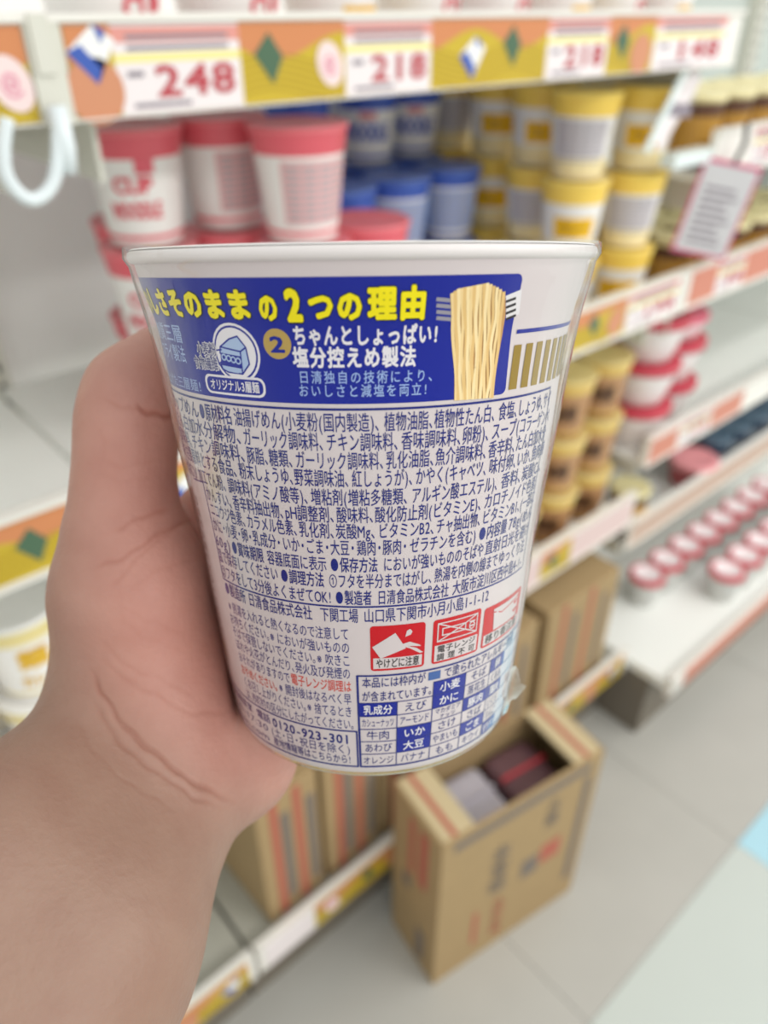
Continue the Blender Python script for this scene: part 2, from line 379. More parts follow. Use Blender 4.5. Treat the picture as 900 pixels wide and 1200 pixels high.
yel_f = noodle_cup('yellow-banded noodle cup with its golden logo turned outward', YEL, [('カレー', .035, .054, .5)], ('umbergold', (180, 128, 8)), LY, 'front', ('gold', (240, 188, 8), -.72, .72, .030, .057), 'yellow noodle cups', zb=.074, foot=('cream', (244, 226, 176)))
yel_b = noodle_cup('yellow-banded noodle cup with its grey text panel turned outward', YEL, None, None, LY, ('grey', (206, 200, 204)), group='yellow noodle cups', zb=.074, foot=('cream', (244, 226, 176)))
blu_f = noodle_cup('blue-banded noodle cup with its blue logo turned outward', BLU, [('NOODLE', .030, .056, .8), ('CUP', .072, .09, .5)], ('navy', (50, 82, 176)), LB, 'front', ('coral', (222, 140, 140), -.3, .3, .058, .068), 'blue noodle cups', zb=.070)
blu_b = noodle_cup('blue-banded noodle cup with its pale blue text panel turned outward', BLU, None, None, LB, ('paleblue', (160, 182, 232)), group='blue noodle cups', pw=1.6)
def face(x, y, extra=0):                      # turn a cup's front (-Y) towards a customer standing in the aisle
    return math.atan2(-x, y)*-1*-1+extra
def stack(x, y, n, kinds, z0=-.40, pitch=.1045, extra=0):
    for k in range(n):
        src = kinds[k % len(kinds)]; q = 'at its stack foot' if k == 0 else ('topping its stack' if k == n-1 else 'midway up its stack')
        dup(src, (x, y, W(z0)+k*pitch+.0005), math.atan2(-x, y)*.85+extra+random.uniform(-.15, .15), src['label']+' '+q)
stack(.327, .725, 3, [red_b, red_f, red_f], extra=-.25); stack(.425, .735, 3, [red_f, red_f, red_b], extra=.7); stack(.451, .637, 3, [red_f, red_b, red_b], extra=.5)
stack(.553, .66, 2, [red_f, red_b])
stack(.365, .835, 2, [red_b, red_f])
stack(.782, .93, 3, [blu_b, blu_f, blu_f]); stack(.879, .94, 3, [blu_b, blu_f, blu_f]); stack(.862, .838, 2, [blu_b, blu_b]); stack(.75, .828, 2, [blu_b, blu_b]); stack(.648, .825, 2, [blu_b, blu_f])
stack(.655, .925, 3, [blu_b, blu_f, blu_f])
stack(1.038, .64, 3, [yel_f, yel_b, yel_f]); stack(.920, .655, 3, [yel_f, yel_f, yel_b]); stack(.961, .757, 3, [yel_b, yel_b, yel_f]); stack(.983, .861, 3, [yel_f, yel_f, yel_f]); stack(.985, .962, 3, [yel_b, yel_b, yel_b])
# cups on the top shelf: only their feet show above the rail
for k in range(8): dup(red_f if k not in (2, 5, 7) else yel_f, (.28+.104*k, .63, W(-.0575)), .35, ['red-banded white noodle cup on the top shelf', 'yellow-banded noodle cup on the top shelf'][k in (2, 5, 7)], 'cups on the top shelf')
# white cups with gold lettering on the third shelf of the near bay
wht = noodle_cup('white noodle cup with gold lettering in the empty bay', ('palegold', (232, 214, 150)), [('麺', .045, .07, .35), ('カレー', .02, .036, .45)], ('amber', (224, 178, 50)), ('white', (240, 238, 234)), 'front', None, 'white noodle cups')
for (x, y, n) in ((.092, .645, 3), (.148, .735, 3), (-.012, .645, 3), (.045, .74, 3)): stack(x, y, n, [wht, wht], z0=-.78)
# brown cups with yellow rims, third shelf
brn = noodle_cup('brown noodle cup with a yellow rim', ('mustard', (222, 188, 104)), [('味噌', .03, .06, .45)], ('umber', (80, 52, 34)), ('straw', (230, 208, 140)), 'front', None, 'brown noodle cups')
for ch in brn.children:
    if ch.name.startswith('cup_body'): ch.data.materials[0] = mat('cup_paper_brown', (182, 138, 96), .4)
for (x, y, n) in ((.72, .63, 3), (.825, .63, 3), (.93, .63, 3), (1.035, .635, 3), (.88, .735, 3), (.99, .735, 3)): stack(x, y, n, [brn, brn, brn], z0=-.78)

def jar(name, label, cat, P, body, lidc, lid_metal, group, lid_h=.008, band=None):
    t = thing(name, label, cat, (0, 0, -5), 0, group); top = P[-1][1]; r = P[-1][0]
    MB().lathe([(.0005, .0005)]+P, 28).build('body', mat('jar_'+body[0], body[1], .3), t, True)
    MB().lathe([(r, top-.002), (r+.0025, top-.0018), (r+.0028, top+lid_h-.0015), (r+.001, top+lid_h), (r-.004, top+lid_h), (r-.006, top+lid_h-.0012), (.0005, top+lid_h-.0012)], 28).build('lid', mat('lid_'+lidc[0], lidc[1], .22 if lid_metal else .35, 1.0 if lid_metal else 0), t, True)
    if band:
        b = MB(); b.lathe([(r+.0006, z) for z in band[2]], 28); b.build('label_band', mat('jarlabel_'+band[0], band[1], .4), t, True)
    return t
gold = jar('jar', 'brown jar with a shiny gold lid on the shelf beside the yellow cups', 'jar', [(.034, 0), (.036, .003), (.036, .09)], ('brown', (96, 62, 40)), ('gold', (234, 222, 170)), False, 'gold-lidded jars', band=('ochre', (186, 140, 60), (.02, .05, .07)))
for j, y in enumerate((.62, .70, .78, .86)):
    for i in range(6): dup(gold, (1.155+.082*i+.02*(j % 2), y, W(-.3995)), -1)
for i in range(6): dup(gold, (1.18+.085*i, .64, W(-.2045)), -1, 'brown jar with a shiny gold lid on the high shelf', 'gold-lidded jars on the high shelf')
for i in range(6): dup(gold, (1.2+.085*i, .73, W(-.2045)), -1, 'brown jar with a shiny gold lid on the high shelf', 'gold-lidded jars on the high shelf')
for (x, y) in ((1.145, .60), (1.132, .685)): dup(gold, (x, y, W(-.8495)), -1, 'gold-lidded jar alone at the end of a low white shelf', 'gold-lidded jars on the low shelf')
# red-lidded bowls at the near end of the bare shelf
bowl = jar('noodle_bowl', 'white bowl with a red lid band at the end of the bare shelf', 'bowl', [(.04, 0), (.043, .004), (.058, .055), (.060, .066)], ('white', (236, 228, 226)), ('rosered', (204, 66, 84)), False, 'red-lidded bowls', lid_h=.014)
for (x, y, n) in ((1.165, .635, 3), (1.295, .66, 2), (1.17, .77, 3), (1.3, .79, 2)):
    for k in range(n): dup(bowl, (x, y, W(-.6695)+k*.081), 0)
pk = jar('noodle_bowl', 'pink-lidded bowl topping the red-lidded bowls', 'bowl', [(.04, 0), (.043, .004), (.052, .03), (.053, .036)], ('rosewhite', (238, 214, 216)), ('pink', (238, 110, 136)), False, None, lid_h=.01)
pk.location = (1.295, .66, W(-.6695)+.163)
# dark blue tins and one pink tub on the shelf below
tin = jar('tin', 'dark blue tin with a grey-blue lid on the shelf below the bare one', 'tin', [(.036, 0), (.038, .002), (.038, .075)], ('navy', (40, 56, 78)), ('slate', (84, 106, 124)), False, 'dark blue tins', band=('grey', (150, 156, 160), (.02, .05)))
for j, y in enumerate((.615, .70, .785)):
    for i in range(6): dup(tin, (1.487+.085*i+.03*(j % 2), y, W(-.8495)), 0)
pt_ = jar('tub', 'pink-lidded tub beside the dark blue tins', 'tub', [(.036, 0), (.038, .003), (.047, .045), (.048, .05)], ('dustyred', (190, 84, 90)), ('salmonpink', (242, 160, 164)), False, None, lid_h=.012)
pt_.location = (1.398, .605, W(-.8495))
# little cups with red rims in rows on the base deck
mini = jar('mini_cup', 'small clear-grey cup with a white lid and red rim on the base deck', 'cup', [(.026, 0), (.028, .002), (.036, .066)], ('greywhite', (206, 206, 202)), ('redrim', (206, 66, 80)), False, 'red-rimmed small cups', lid_h=.01)
b = MB(); b.lathe([(.0005, .0752), (.0285, .0752), (.0298, .0764)], 28); b.build('lid_film', mat('mini_white', (248, 232, 234), .3), mini, True)
for i in range(8): dup(mini, (1.275+.079*i, .585, W(-1.0995)), 0, 'small cup with white lid and red rim in the row set back on the deck')
for i in range(7): dup(mini, (1.42+.079*i, .478, W(-1.0995)), 0, 'small cup with white lid and red rim in the row along the deck front')

for o in (red_f, red_b, yel_f, yel_b, blu_f, blu_b, wht, brn, gold, bowl, tin, mini):      # drop the pattern pieces, only their copies stand in the shop
    for c in list(o.children): bpy.data.objects.remove(c)
    bpy.data.objects.remove(o)

# ------------------------------------------------------------------ cardboard cartons
m_crd = mat('cardboard', (166, 140, 100), .8, noise=.07, nscale=30); m_crd2 = mat('cardboard_edge', (198, 180, 142), .8)
m_ink = mat('carton_ink', (118, 108, 100), .7); m_inkr = mat('carton_red', (176, 96, 78), .7); m_dark = mat('carton_inside', (120, 92, 66), .9)
def carton(label, loc, rz, wx, dy, hz, art, group=None):
    c = thing('carton', label, 'cardboard box', loc, rz, group)
    bevel(MB().box(-wx/2, wx/2, 0, dy, 0, hz).build('box', m_crd, c), .003)
    if art == 'stripe':
        b = MB()
        for q in (-.30, .08): b.box(wx*q, wx*q+.012, -.0006, .0002, .004, hz-.004)
        b.build('red_print', m_inkr, c)
        b = MB()
        for q in (-.14, .28): b.box(wx*q, wx*q+.014, -.0006, .0002, hz*.12, hz*.85)
        b.build('dark_print', m_ink, c)
    b = MB().box(-wx/2, wx/2, dy*.47, dy*.53, hz-.0004, hz+.0006); b.build('tape', m_crd2, c)
    return c
DZ = W(-1.0945)
for i, (x, wd, h) in enumerate(((.298, .098, .265), (.403, .096, .262), (.508, .10, .268))):
    carton(('slim banded carton at the free end of its row on the base deck', 'slim banded carton standing between two others on the base deck', 'slim banded carton of the row that stands behind the open floor box')[i], (x, .530, DZ), random.uniform(-.02, .02), wd, .36, h, 'stripe', 'slim cartons on the base deck')
carton('wide carton with red lines on the base deck behind the open box', (.93, .525, DZ), -.02, .20, .36, .25, 'stripe')
carton('carton with red lines wedged between other cartons on the base deck', (.72, .53, DZ), .02, .18, .36, .25, 'stripe')
# opened carton on the floor
BX, BY, BR = .4290, .3740, math.atan2(.347-.393, .712-.429)
bx_w, bx_d, bx_h, th = .292, .118, .375, .004
c = thing('carton', 'open cardboard box on the grey floor with printed front', 'cardboard box', (BX, BY, .0), BR)
bd = MB(); bd.box(0, bx_w, 0, th, 0, bx_h).box(0, bx_w, bx_d-th, bx_d, 0, bx_h).box(0, th, th, bx_d-th, 0, bx_h).box(bx_w-th, bx_w, th, bx_d-th, 0, bx_h).box(th, bx_w-th, th, bx_d-th, 0, th)
bd.build('box', m_crd, c)
MB().box(th, .055, th, bx_d-th, bx_h-.004, bx_h+.001).build('flap', m_crd2, c); MB().box(bx_w-.055, bx_w-th, th, bx_d-th, bx_h-.004, bx_h+.001).build('flap', m_crd2, c)
b = MB()
for x0 in (.004, bx_w-.05): MB().box(x0+.015, x0+.024, th, bx_d-th, bx_h+.001, bx_h+.0016).build('red_print', m_inkr, c)
b = MB()
for k, ch in enumerate('本宮味'): flat_text(b, ch, .092, .128, .25-.042*k, .288-.042*k, -.0008, .02)
for k, ch in enumerate('大盛'): flat_text(b, ch, .19, .218, .295-.033*k, .325-.033*k, -.0008, .02)
b.box(.02, .27, -.0008, 0, .345, .362); b.box(.262, .276, -.0008, 0, .06, .33); b.box(.158, .19, -.0008, 0, .155, .20); b.build('dark_print', m_ink, c)
b = MB()
for k, ch in enumerate('九州の味'): flat_text(b, ch, .108, .13, .118-.027*k, .142-.027*k, -.0008, .02)
b.build('red_print', m_inkr, c); MB().box(.07, .078, -.0008, 0, .05, .14).build('red_print', m_inkr, c); MB().box(.195, .235, -.0008, 0, .165, .21).build('red_print', m_inkr, c)
for y0, y1 in ((.03, .05), (.062, .075)): MB().box(-.0008, 0, y0, y1, .22, .35).build('red_print', m_inkr, c)
for y0, y1, z0, z1 in ((.03, .05, .02, .10), (.07, .09, .17, .2)): MB().box(-.0008, 0, y0, y1, z0, z1).build('dark_print', m_ink, c)
Rz = Matrix.Rotation(BR, 4, 'Z')
for k, x in enumerate((.095, .192)):          # sealed packs showing in the open top
    p = Matrix.Translation((BX, BY, 0)) @ Rz @ Vector((x, bx_d/2, th+.2285))
    t = thing('noodle_pack', ['silver-grey noodle pack inside the open floor box', 'dark red noodle pack inside the open floor box'][k], 'noodle pack', p, BR)
    bevel(MB().box(-.043, .043, -.048, .048, 0, .10).build('pack', mat('pack_grey', (176, 170, 178), .25) if k == 0 else mat('pack_dark', (96, 66, 72), .3), t), .012, 3)
    MB().box(-.04, .04, -.002, .002, .098, .106).build('pack_seam', mat('pack_grey', (176, 170, 178), .25) if k == 0 else mat('pack_red', (190, 60, 70), .3), t)
    q = Matrix.Translation((BX, BY, 0)) @ Rz @ Vector((x, bx_d/2, th+.0005))
    t = thing('noodle_pack', 'pale noodle pack in the bottom of the open floor box', 'noodle pack', q, BR, 'packs under the top ones'); bevel(MB().box(-.043, .043, -.048, .048, 0, .2275).build('pack', m_cw, t), .01, 3)

# ------------------------------------------------------------------ hook, hanging sign, slanted card holder
m_hook = mat('hook_white', (226, 234, 236), .3)
P = [plane_y(*q, YF-.01) for q in ((8, 138), (4, 170), (6, 200), (18, 222), (36, 234), (52, 228), (63, 212), (67, 190), (68, 165), (68, 132))]
Q = []
for i in range(len(P)-1):
    for k in range(4):
        t = k/4; p0, p1, p2, p3 = P[max(i-1, 0)], P[i], P[i+1], P[min(i+2, len(P)-1)]
        Q.append(.5*((2*p1)+(-p0+p2)*t+(2*p0-5*p1+4*p2-p3)*t*t+(-p0+3*p1-3*p2+p3)*t*t*t))
Q.append(P[-1])
hk = thing('hanging_hook', 'white plastic loop hanging from the rail between the two near bays', 'hook', P[4])
def local(o, pts): return [Vector(p)-o.location for p in pts]
MB().tube(local(hk, Q), .0045, 12).build('loop', m_hook, hk, True)
s = P[-1]-hk.location; MB().tube([s+Vector((0, 0, .004)), s+Vector((0, 0, -.02)), s+Vector((-.001, 0, -.036))], [.0062, .0066, .0052], 12).build('sleeve', m_hook, hk, True)
# slanted holder with price sheet at the bay end
m_clear = mat('holder_plastic', (226, 236, 234), .2)
hx = thing('card_holder', 'slanted white plastic card holder at the end of the top rail', 'sign holder', plane_y(805, 182, .57))
a0, a1, b0, b1 = [Vector(plane_y(*q, y))-hx.location for q, y in (((812, 68), .569), ((758, 178), .569), ((835, 70), .575), ((782, 182), .575))]
def slab(p, q, wd, tk): 
    d = (q-p).normalized(); n = Vector((0, 1, 0)); sd = d.cross(n).normalized()
    V = [p+sd*wd/2, p-sd*wd/2, q-sd*wd/2, q+sd*wd/2]; V = V+[v+n*tk for v in V]
    return V, [(0, 1, 2, 3), (7, 6, 5, 4), (0, 4, 5, 1), (1, 5, 6, 2), (2, 6, 7, 3), (3, 7, 4, 0)]
m_ = MB(); m_.add(*slab(a0, a1, .012, .003)); m_.build('arm', m_clear, hx)
m_ = MB(); m_.add(*slab((a0+b0)/2+Vector((.006, .006, -.015)), (a1+b1)/2+Vector((.004, .006, .01)), .032, .001)); m_.build('price_sheet', m_card, hx)
m_ = MB(); m_.add(*slab((a0+b0)/2+Vector((.006, .0055, -.06)), (a1+b1)/2+Vector((.012, .0055, .05)), .016, .0004)); m_.build('sheet_print', m_ctx, hx)
MB().box(-.045, .055, -.01, .012, -.012, .006).build('foot', m_clear, hx)
# pink-edged hanging card
m_pink = mat('sign_pink', (204, 84, 124), .4); m_sgn = mat('sign_paper', (206, 204, 206), .5)
sg = thing('hanging_card', 'grey printed card with a pink edge hanging above the gold-lidded jars', 'sign', plane_y(835, 255, .545))
sg.rotation_euler = (0, .18, -.75)
MB().box(-.042, .042, 0, .0015, -.055, .075).build('card', m_pink, sg)
MB().box(-.038, .038, -.0006, .0, -.05, .069).build('printed_panel', m_sgn, sg)
b = MB()
for k in range(8): b.box(-.028, .024-.006*(k % 3), -.001, -.0006, -.038+k*.0105, -.0335+k*.0105)
b.build('small_print', m_ctx, sg)
b = MB(); b.tube([(.0, .001, .072), (.004, .003, .1), (-.004, .004, .125)], .0035, 8); b.build('hanger', mat('hanger_dark', (62, 54, 52), .5), sg)

# ------------------------------------------------------------------ the held noodle cup
# hand space: millimetres right / up / ahead of the lens.  The cup's rim centre and axis in it:
CC = np.array([-4.35, 55.76, 159.5]); PI_, RO = .316, .013
CD = np.array([math.sin(RO)*math.cos(PI_), -math.cos(RO)*math.cos(PI_), math.sin(PI_)])          # down the axis
E1 = np.cross(CD, [0, 0, 1.]); E1 /= np.linalg.norm(E1); E1 *= np.sign(E1[0]); E2 = np.cross(CD, E1); E2 *= -np.sign(E2[2])
HS = [0, 6, 14, 24, 36, 55, 75, 95, 105, 107]; RS = [47.4, 46.0, 43.6, 42.3, 41.3, 39.1, 37.3, 35.2, 34.0, 33.2]
_hd = np.linspace(0, 107, 215); _rd = np.interp(_hd, HS, RS); _k = np.ones(9)/9
_rs = np.convolve(np.pad(_rd, 4, mode='edge'), _k, 'valid'); _rs[:6] = _rd[:6]; _rs[-6:] = _rd[-6:]
def crad(h): return np.interp(h, _hd, _rs)
def to_world(v): return RT*float(v[0])+UU*float(v[1])+FW*float(v[2])
def uv(px, py):                         # cup surface (degrees round, millimetres down) seen along a sight line
    r = np.array([(px-450)/FPX, (600-py)/FPX, 1.]); t = np.linspace(90, 215, 2500); Pq = r*t[:, None]-CC
    h = Pq@CD; a = Pq@E1; b = Pq@E2; g = np.hypot(a, b)-np.interp(h, _hd, _rs); k = np.where(g < 0)[0]; k = k[0] if len(k) else g.argmin()
    return math.degrees(math.atan2(a[k], b[k])), float(h[k])
cup = thing('noodle_cup', 'large blue and white noodle cup gripped by the hand, its back print facing outward', 'noodle cup')
bw = EYE+to_world(CC+CD*107)/1000
ex, ez = to_world(E1), -to_world(CD); ey = ez.cross(ex)
Mc = Matrix((ex, ey, ez)).transposed().to_4x4(); Mc.translation = bw; cup.matrix_world = Mc
def S(a, h, dr=0.0):                    # degrees, mm -> cup-local metres
    a = np.radians(a); r = (crad(h)+dr)/1000
    return np.stack([r*np.sin(a), -r*np.cos(a), (107-np.asarray(h))/1000*np.ones_like(r)], -1)
def spin(prof, n=96):
    m_ = MB(); m_.lathe([(r/1000, (107-h)/1000) for r, h in prof], n); return m_
m_body = mat('cup_paper', (212, 201, 201), .42); m_base = mat('cup_base_paper', (214, 206, 206), .5)
spin([(float(crad(h)), h) for h in np.linspace(1.5, 106.4, 80)]+[(32.6, 107)]).build('cup_body', m_body, cup, True)
spin([(.2, 104.0), (31.0, 104.0), (31.6, 106.5), (32.6, 107)]).build('base', m_base, cup, True)
spin([(46.9, 2.5), (47.7, 2.2), (48.1, 1.5), (48.0, .6), (47.5, .15), (46.4, .1)]).build('rim', mat('rim_paper', (228, 221, 219), .4), cup, True)
spin([(47.6, .05), (47.2, -.25), (44, -.2), (.2, -.2)]).build('lid', mat('lid_foil_paper', (232, 228, 226), .35), cup, True)

class PR:                               # flat print laid on the cup wall
    def __init__(s): s.V = []; s.F = []; s.n = 0
    def add(s, A, Hh, Fc, dr):
        s.V.append(S(np.asarray(A, float), np.asarray(Hh, float), dr)); s.F += [tuple(i+s.n for i in f) for f in Fc]; s.n += len(A); return s
    def patch(s, a0, a1, h0, h1, dr, r=0, slant=0, corners='1111'):
        m = max(2, int((h1-h0)/1.0)); n = max(2, int(abs(a1-a0)/1.6)); A = []; Hh = []; Fc = []
        rows = sorted(set(list(np.linspace(h0, h1, m+1))+([h0+r*q for q in (.1, .3, .6, 1)]+[h1-r*q for q in (.1, .3, .6, 1)] if r else [])))
        for h in rows:
            e = 0
            il = ir = 0
            if r:
                for near, lc, rc in ((h-h0, corners[0], corners[1]), (h1-h, corners[3], corners[2])):
                    if near < r:
                        q = (r-math.sqrt(max(0, r*r-(r-near)**2)))/float(crad(h))*57.3
                        if lc == '1': il = q
                        if rc == '1': ir = q
            sl = slant*(h-h0)/(h1-h0)
            for i in range(n+1): A.append(a0+il+(a1+sl-ir-a0-il)*i/n); Hh.append(h)
        for j in range(len(rows)-1):
            for i in range(n): k = j*(n+1)+i; Fc.append((k+1, k, k+n+1, k+n+2))
        return s.add(A, Hh, Fc, dr)
    def line(s, pts, wd, dr, close=False):
        P = [tuple(p) for p in pts]; P = P+[P[0]] if close else P; Q = []
        for (a, h), (b, g) in zip(P[:-1], P[1:]):
            n = max(1, int(abs(b-a)/2.5)+int(abs(g-h)/4))
            Q += [(a+(b-a)*i/n, h+(g-h)*i/n) for i in range(n)]
        Q.append(P[-1]); A = []; Hh = []; Fc = []; k = 0
        for i in range(len(Q)-1):
            (a, h), (b, g) = Q[i], Q[i+1]; sc = float(crad(h))/57.3
            dx, dy = (b-a)*sc, g-h; l = math.hypot(dx, dy) or 1; nx, ny = -dy/l*wd/2, dx/l*wd/2; ex_, ey_ = dx/l*wd/4, dy/l*wd/4
            for (p, q, sg, e) in ((a, h, 1, -1), (a, h, -1, -1), (b, g, -1, 1), (b, g, 1, 1)): A.append(p+(sg*nx+e*ex_)/sc); Hh.append(q+sg*ny+e*ey_)
            Fc.append((k, k+1, k+2, k+3)); k += 4
        return s.add(A, Hh, Fc, dr)
    def poly(s, pts, dr):
        from mathutils.geometry import tessellate_polygon
        P = [tuple(p) for p in pts]; st = [tuple(P[i] for i in t) for t in tessellate_polygon([[Vector((a*.68, h, 0)) for a, h in P]])]; out = []
        while st:
            t = st.pop(); l = [math.hypot((t[i][0]-t[(i+1) % 3][0])*.68, t[i][1]-t[(i+1) % 3][1]) for i in range(3)]; k = l.index(max(l))
            if l[k] > 1.6:
                a, b, c = t[k], t[(k+1) % 3], t[(k+2) % 3]; m = ((a[0]+b[0])/2, (a[1]+b[1])/2); st += [(a, m, c), (m, b, c)]
            else: out.append(t)
        return s.add([p[0] for t in out for p in t], [p[1] for t in out for p in t], [(3*i, 3*i+1, 3*i+2) for i in range(len(out))], dr)
    def disc(s, a, h, r, dr, rh=None, n=28):
        rh = rh or r; sc = float(crad(h))/57.3
        return s.poly([(a+r/sc*math.sin(2*math.pi*i/n), h+rh*math.cos(2*math.pi*i/n)) for i in range(n)], dr)
    def text(s, t, a0, a1, hc, hh, dr, off=0.0, rot=False, track=0.0):
        V, Fs, asp = layout(t, off, track)
        if rot: return s.add(a0+(a1-a0)*(1-V[:, 1]), hc+hh/2-hh*V[:, 0], Fs, dr+V[:, 2]*.004)     # reads upward
        return s.add(a0+(a1-a0)*V[:, 0], hc+hh/2-hh*V[:, 1], Fs, dr+V[:, 2]*.004)
    def px(s, t, x0, x1, y, hh, dr, off=0.0, hc=None):
        """lettering between two picture columns on the line whose middle is at height hc"""
        a0 = x0 if isinstance(x0, tuple) else None; 
        return s
    def build(s, name, m): 
        o = mesh(name, np.concatenate(s.V), s.F, m, cup); return o
m_blue = mat('print_blue', (10, 30, 146), .35, spec=.15); m_navy = mat('print_navy', (24, 36, 122), .4, spec=.15); m_white = mat('print_white', (232, 228, 232), .4, spec=.15)
m_pale = mat('print_pale_blue', (160, 184, 228), .4, spec=.15); m_lemon = mat('print_yellow', (246, 230, 10), .35, spec=.15); m_blk = mat('print_black', (20, 22, 30), .4, spec=.15)
m_gold = mat('print_gold', (150, 122, 40), .35, spec=.15); m_gold2 = mat('print_gold_disc', (186, 156, 84), .4, spec=.15); m_pred = mat('print_red', (200, 18, 32), .4, spec=.15); m_otx = mat('print_red_text', (216, 74, 60), .4, spec=.15)
m_blk2 = mat('print_dark_text', (40, 36, 40), .4, spec=.15)
def ang(px, h):                         # degrees round the cup for picture column px on the ring h
    lo, hi = -89.0, 89.0
    for _ in range(40):
        mid = (lo+hi)/2; a = math.radians(mid); r = float(crad(h)); Pq = CC+h*CD+r*(math.sin(a)*E1+math.cos(a)*E2)
        if 450+FPX*Pq[0]/Pq[2] < px: lo = mid
        else: hi = mid
    return (lo+hi)/2
L1, L2, L3 = .06, .10, .14
# blue panel
PR().patch(-88, 36.4, 4.9, 25.6, L1, r=1.2, slant=1.3, corners='0110').build('blue_panel', m_blue)
PR().patch(-88, 61, 26.35, 26.75, L2).build('text_border', m_navy)
PR().patch(38.8, 75, 14.3, 15.0, L2).build('blue_stripe', m_blue)
for k in range(9):
    a = 38.7+4.55*k; PR().patch(a, a+2.65, 17.0-.04*k, 25.0, L2, slant=.25).build('gold_bar', m_gold)
# title
T = PR(); TO = PR(); hc = 9.3
for t, x0, x1, hh, dh in (('おいしさそのままの', None, 302, 5.4, 0), ):
    pass
def title(t, x0, x1, hh, dh=0):
    a0 = x0 if x0 < 0 else ang(x0, hc+dh); a1 = ang(x1, hc+dh)
    T.text(t, a0, a1, hc+dh, hh*.95, L3+.05, .055, track=.08); TO.text(t, a0, a1, hc+dh, hh*.95, L2, .095, track=.08)
title('おい', -70, 178, 5.0); title('しさそのまま', 177, 297, 5.0, -.1); title('の', 303, 328, 4.7, .3); title('2', 334, 357, 6.6, -.2); title('つの', 361, 428, 4.9, .1); title('理由', 431, 503, 5.3, -.2)
TO.build('title_outline_print', m_blk); T.build('title_print', m_lemon)
A = lambda x, h: ang(x, h)
def block(rows, m, name, off, dr=L2, hscale=1.0, track=0.0):
    p = PR()
    for t, x0, x1, y, hh in rows:
        h = uv((max(x0, 200)+x1)/2, y)[1]; a0 = x0 if x0 < 0 else A(x0, h); p.text(t, a0, A(x1, h), h, hh*hscale, dr, off, track=track)
    p.build(name, m)
block([('ちゃんとしょっぱい!', 343, 515, 393, 3.25), ('塩分控えめ製法', 343, 489, 419, 3.35)], m_white, 'headline_print', .036, track=.06)
block([('日清独自の技術により、', 350, 510, 442, 2.15), ('おいしさと減塩を両立!', 350, 503, 458, 2.15)], m_pale, 'subline_print', .012, track=.16)
block([('低糖質三層', -76, 214, 391, 3.3), ('ノンフライ製法', -76, 218, 414, 3.2)], m_pale, 'left_headline_print', .012)
block([('仕上げた三層麺!', -74, 237, 449, 2.3)], m_pale, 'left_subline_print', .0)
a, h = uv(325, 403); PR().disc(a, h, 2.55, L2).build('number_disc', m_gold2); PR().text('2', a-2.0, a+2.0, h, 3.4, L3, .03).build('number_print', m_blue)
# layered noodle emblem
a, h = uv(276, 414)
PR().disc(a, h, 5.2, L2).build('emblem_ring', m_white); PR().disc(a, h, 4.75, L2+.02).build('emblem_line', m_blue); PR().disc(a, h, 4.4, L2+.04).build('emblem_field', m_white)
def E_(x, y): return uv(220+x/8.18, 360+y/8.18)
m_ice = mat('print_ice_blue', (168, 190, 224), .4)
PR().poly([E_(*q) for q in ((318, 378), (400, 305), (478, 278), (562, 385), (505, 425))], L3+.02).poly([E_(*q) for q in ((318, 385), (505, 425), (512, 475), (318, 435))], L3+.02).poly([E_(*q) for q in ((515, 425), (562, 390), (590, 550), (535, 620))], L3+.02).poly([E_(*q) for q in ((330, 545), (520, 580), (528, 640), (380, 610), (338, 580))], L3+.02).build('noodle_slice_print', m_ice)
p = PR()
for pts in (((318, 378), (400, 305), (478, 278), (562, 385), (510, 425), (318, 378)), ((510, 425), (535, 640)), ((562, 385), (597, 545), (535, 640)), ((318, 378), (318, 440), (512, 478)), ((330, 545), (525, 582)), ((330, 545), (345, 590), (400, 622), (535, 640)), ((285, 412), (330, 405)), ((310, 545), (345, 505))): p.line([E_(*q) for q in pts], .28, L3+.04)
p.poly([E_(*q) for q in ((320, 445), (515, 482), (525, 575), (330, 540))], L3+.03); p.build('noodle_line_print', m_blue)
p = PR()
for q in ((355, 478), (400, 490), (445, 503), (492, 515)): p.disc(*E_(*q), .62, L3+.05)
p.build('noodle_hole_print', m_ice); p = PR()
for q in ((355, 478), (400, 490), (445, 503), (492, 515)): p.disc(*E_(*q), .34, L3+.07)
p.build('noodle_core_print', m_blue)
q0 = [E_(178, 720)[0], E_(460, 662)[1]]; q1 = [E_(752, 790)[0], E_(460, 848)[1]]; PR().patch(q0[0], q1[0], q0[1], q1[1], L3, r=1.4).build('emblem_tab_edge', m_white)
PR().patch(q0[0]+.8, q1[0]-.6, q0[1]+.42, q1[1]-.42, L3+.03, r=1.1).build('emblem_tab', m_blue)
PR().text('オリジナル3層麺', q0[0]+2, q1[0]-1.6, (q0[1]+q1[1])/2, 2.0, L3+.06, .02).build('emblem_tab_print', m_white)
for t, x0, x1, y in (('小麦粉', 95, 280, 400), ('食物繊維', 75, 300, 535)):
    e0 = E_(x0, y); e1 = E_(x1, y); PR().text(t, e0[0], e1[0], (e0[1]+e1[1])/2, 2.3, L3+.03, .075).build('emblem_note_edge', m_white); PR().text(t, e0[0], e1[0], (e0[1]+e1[1])/2, 2.3, L3+.13, .0).build('emblem_note_print', m_navy)
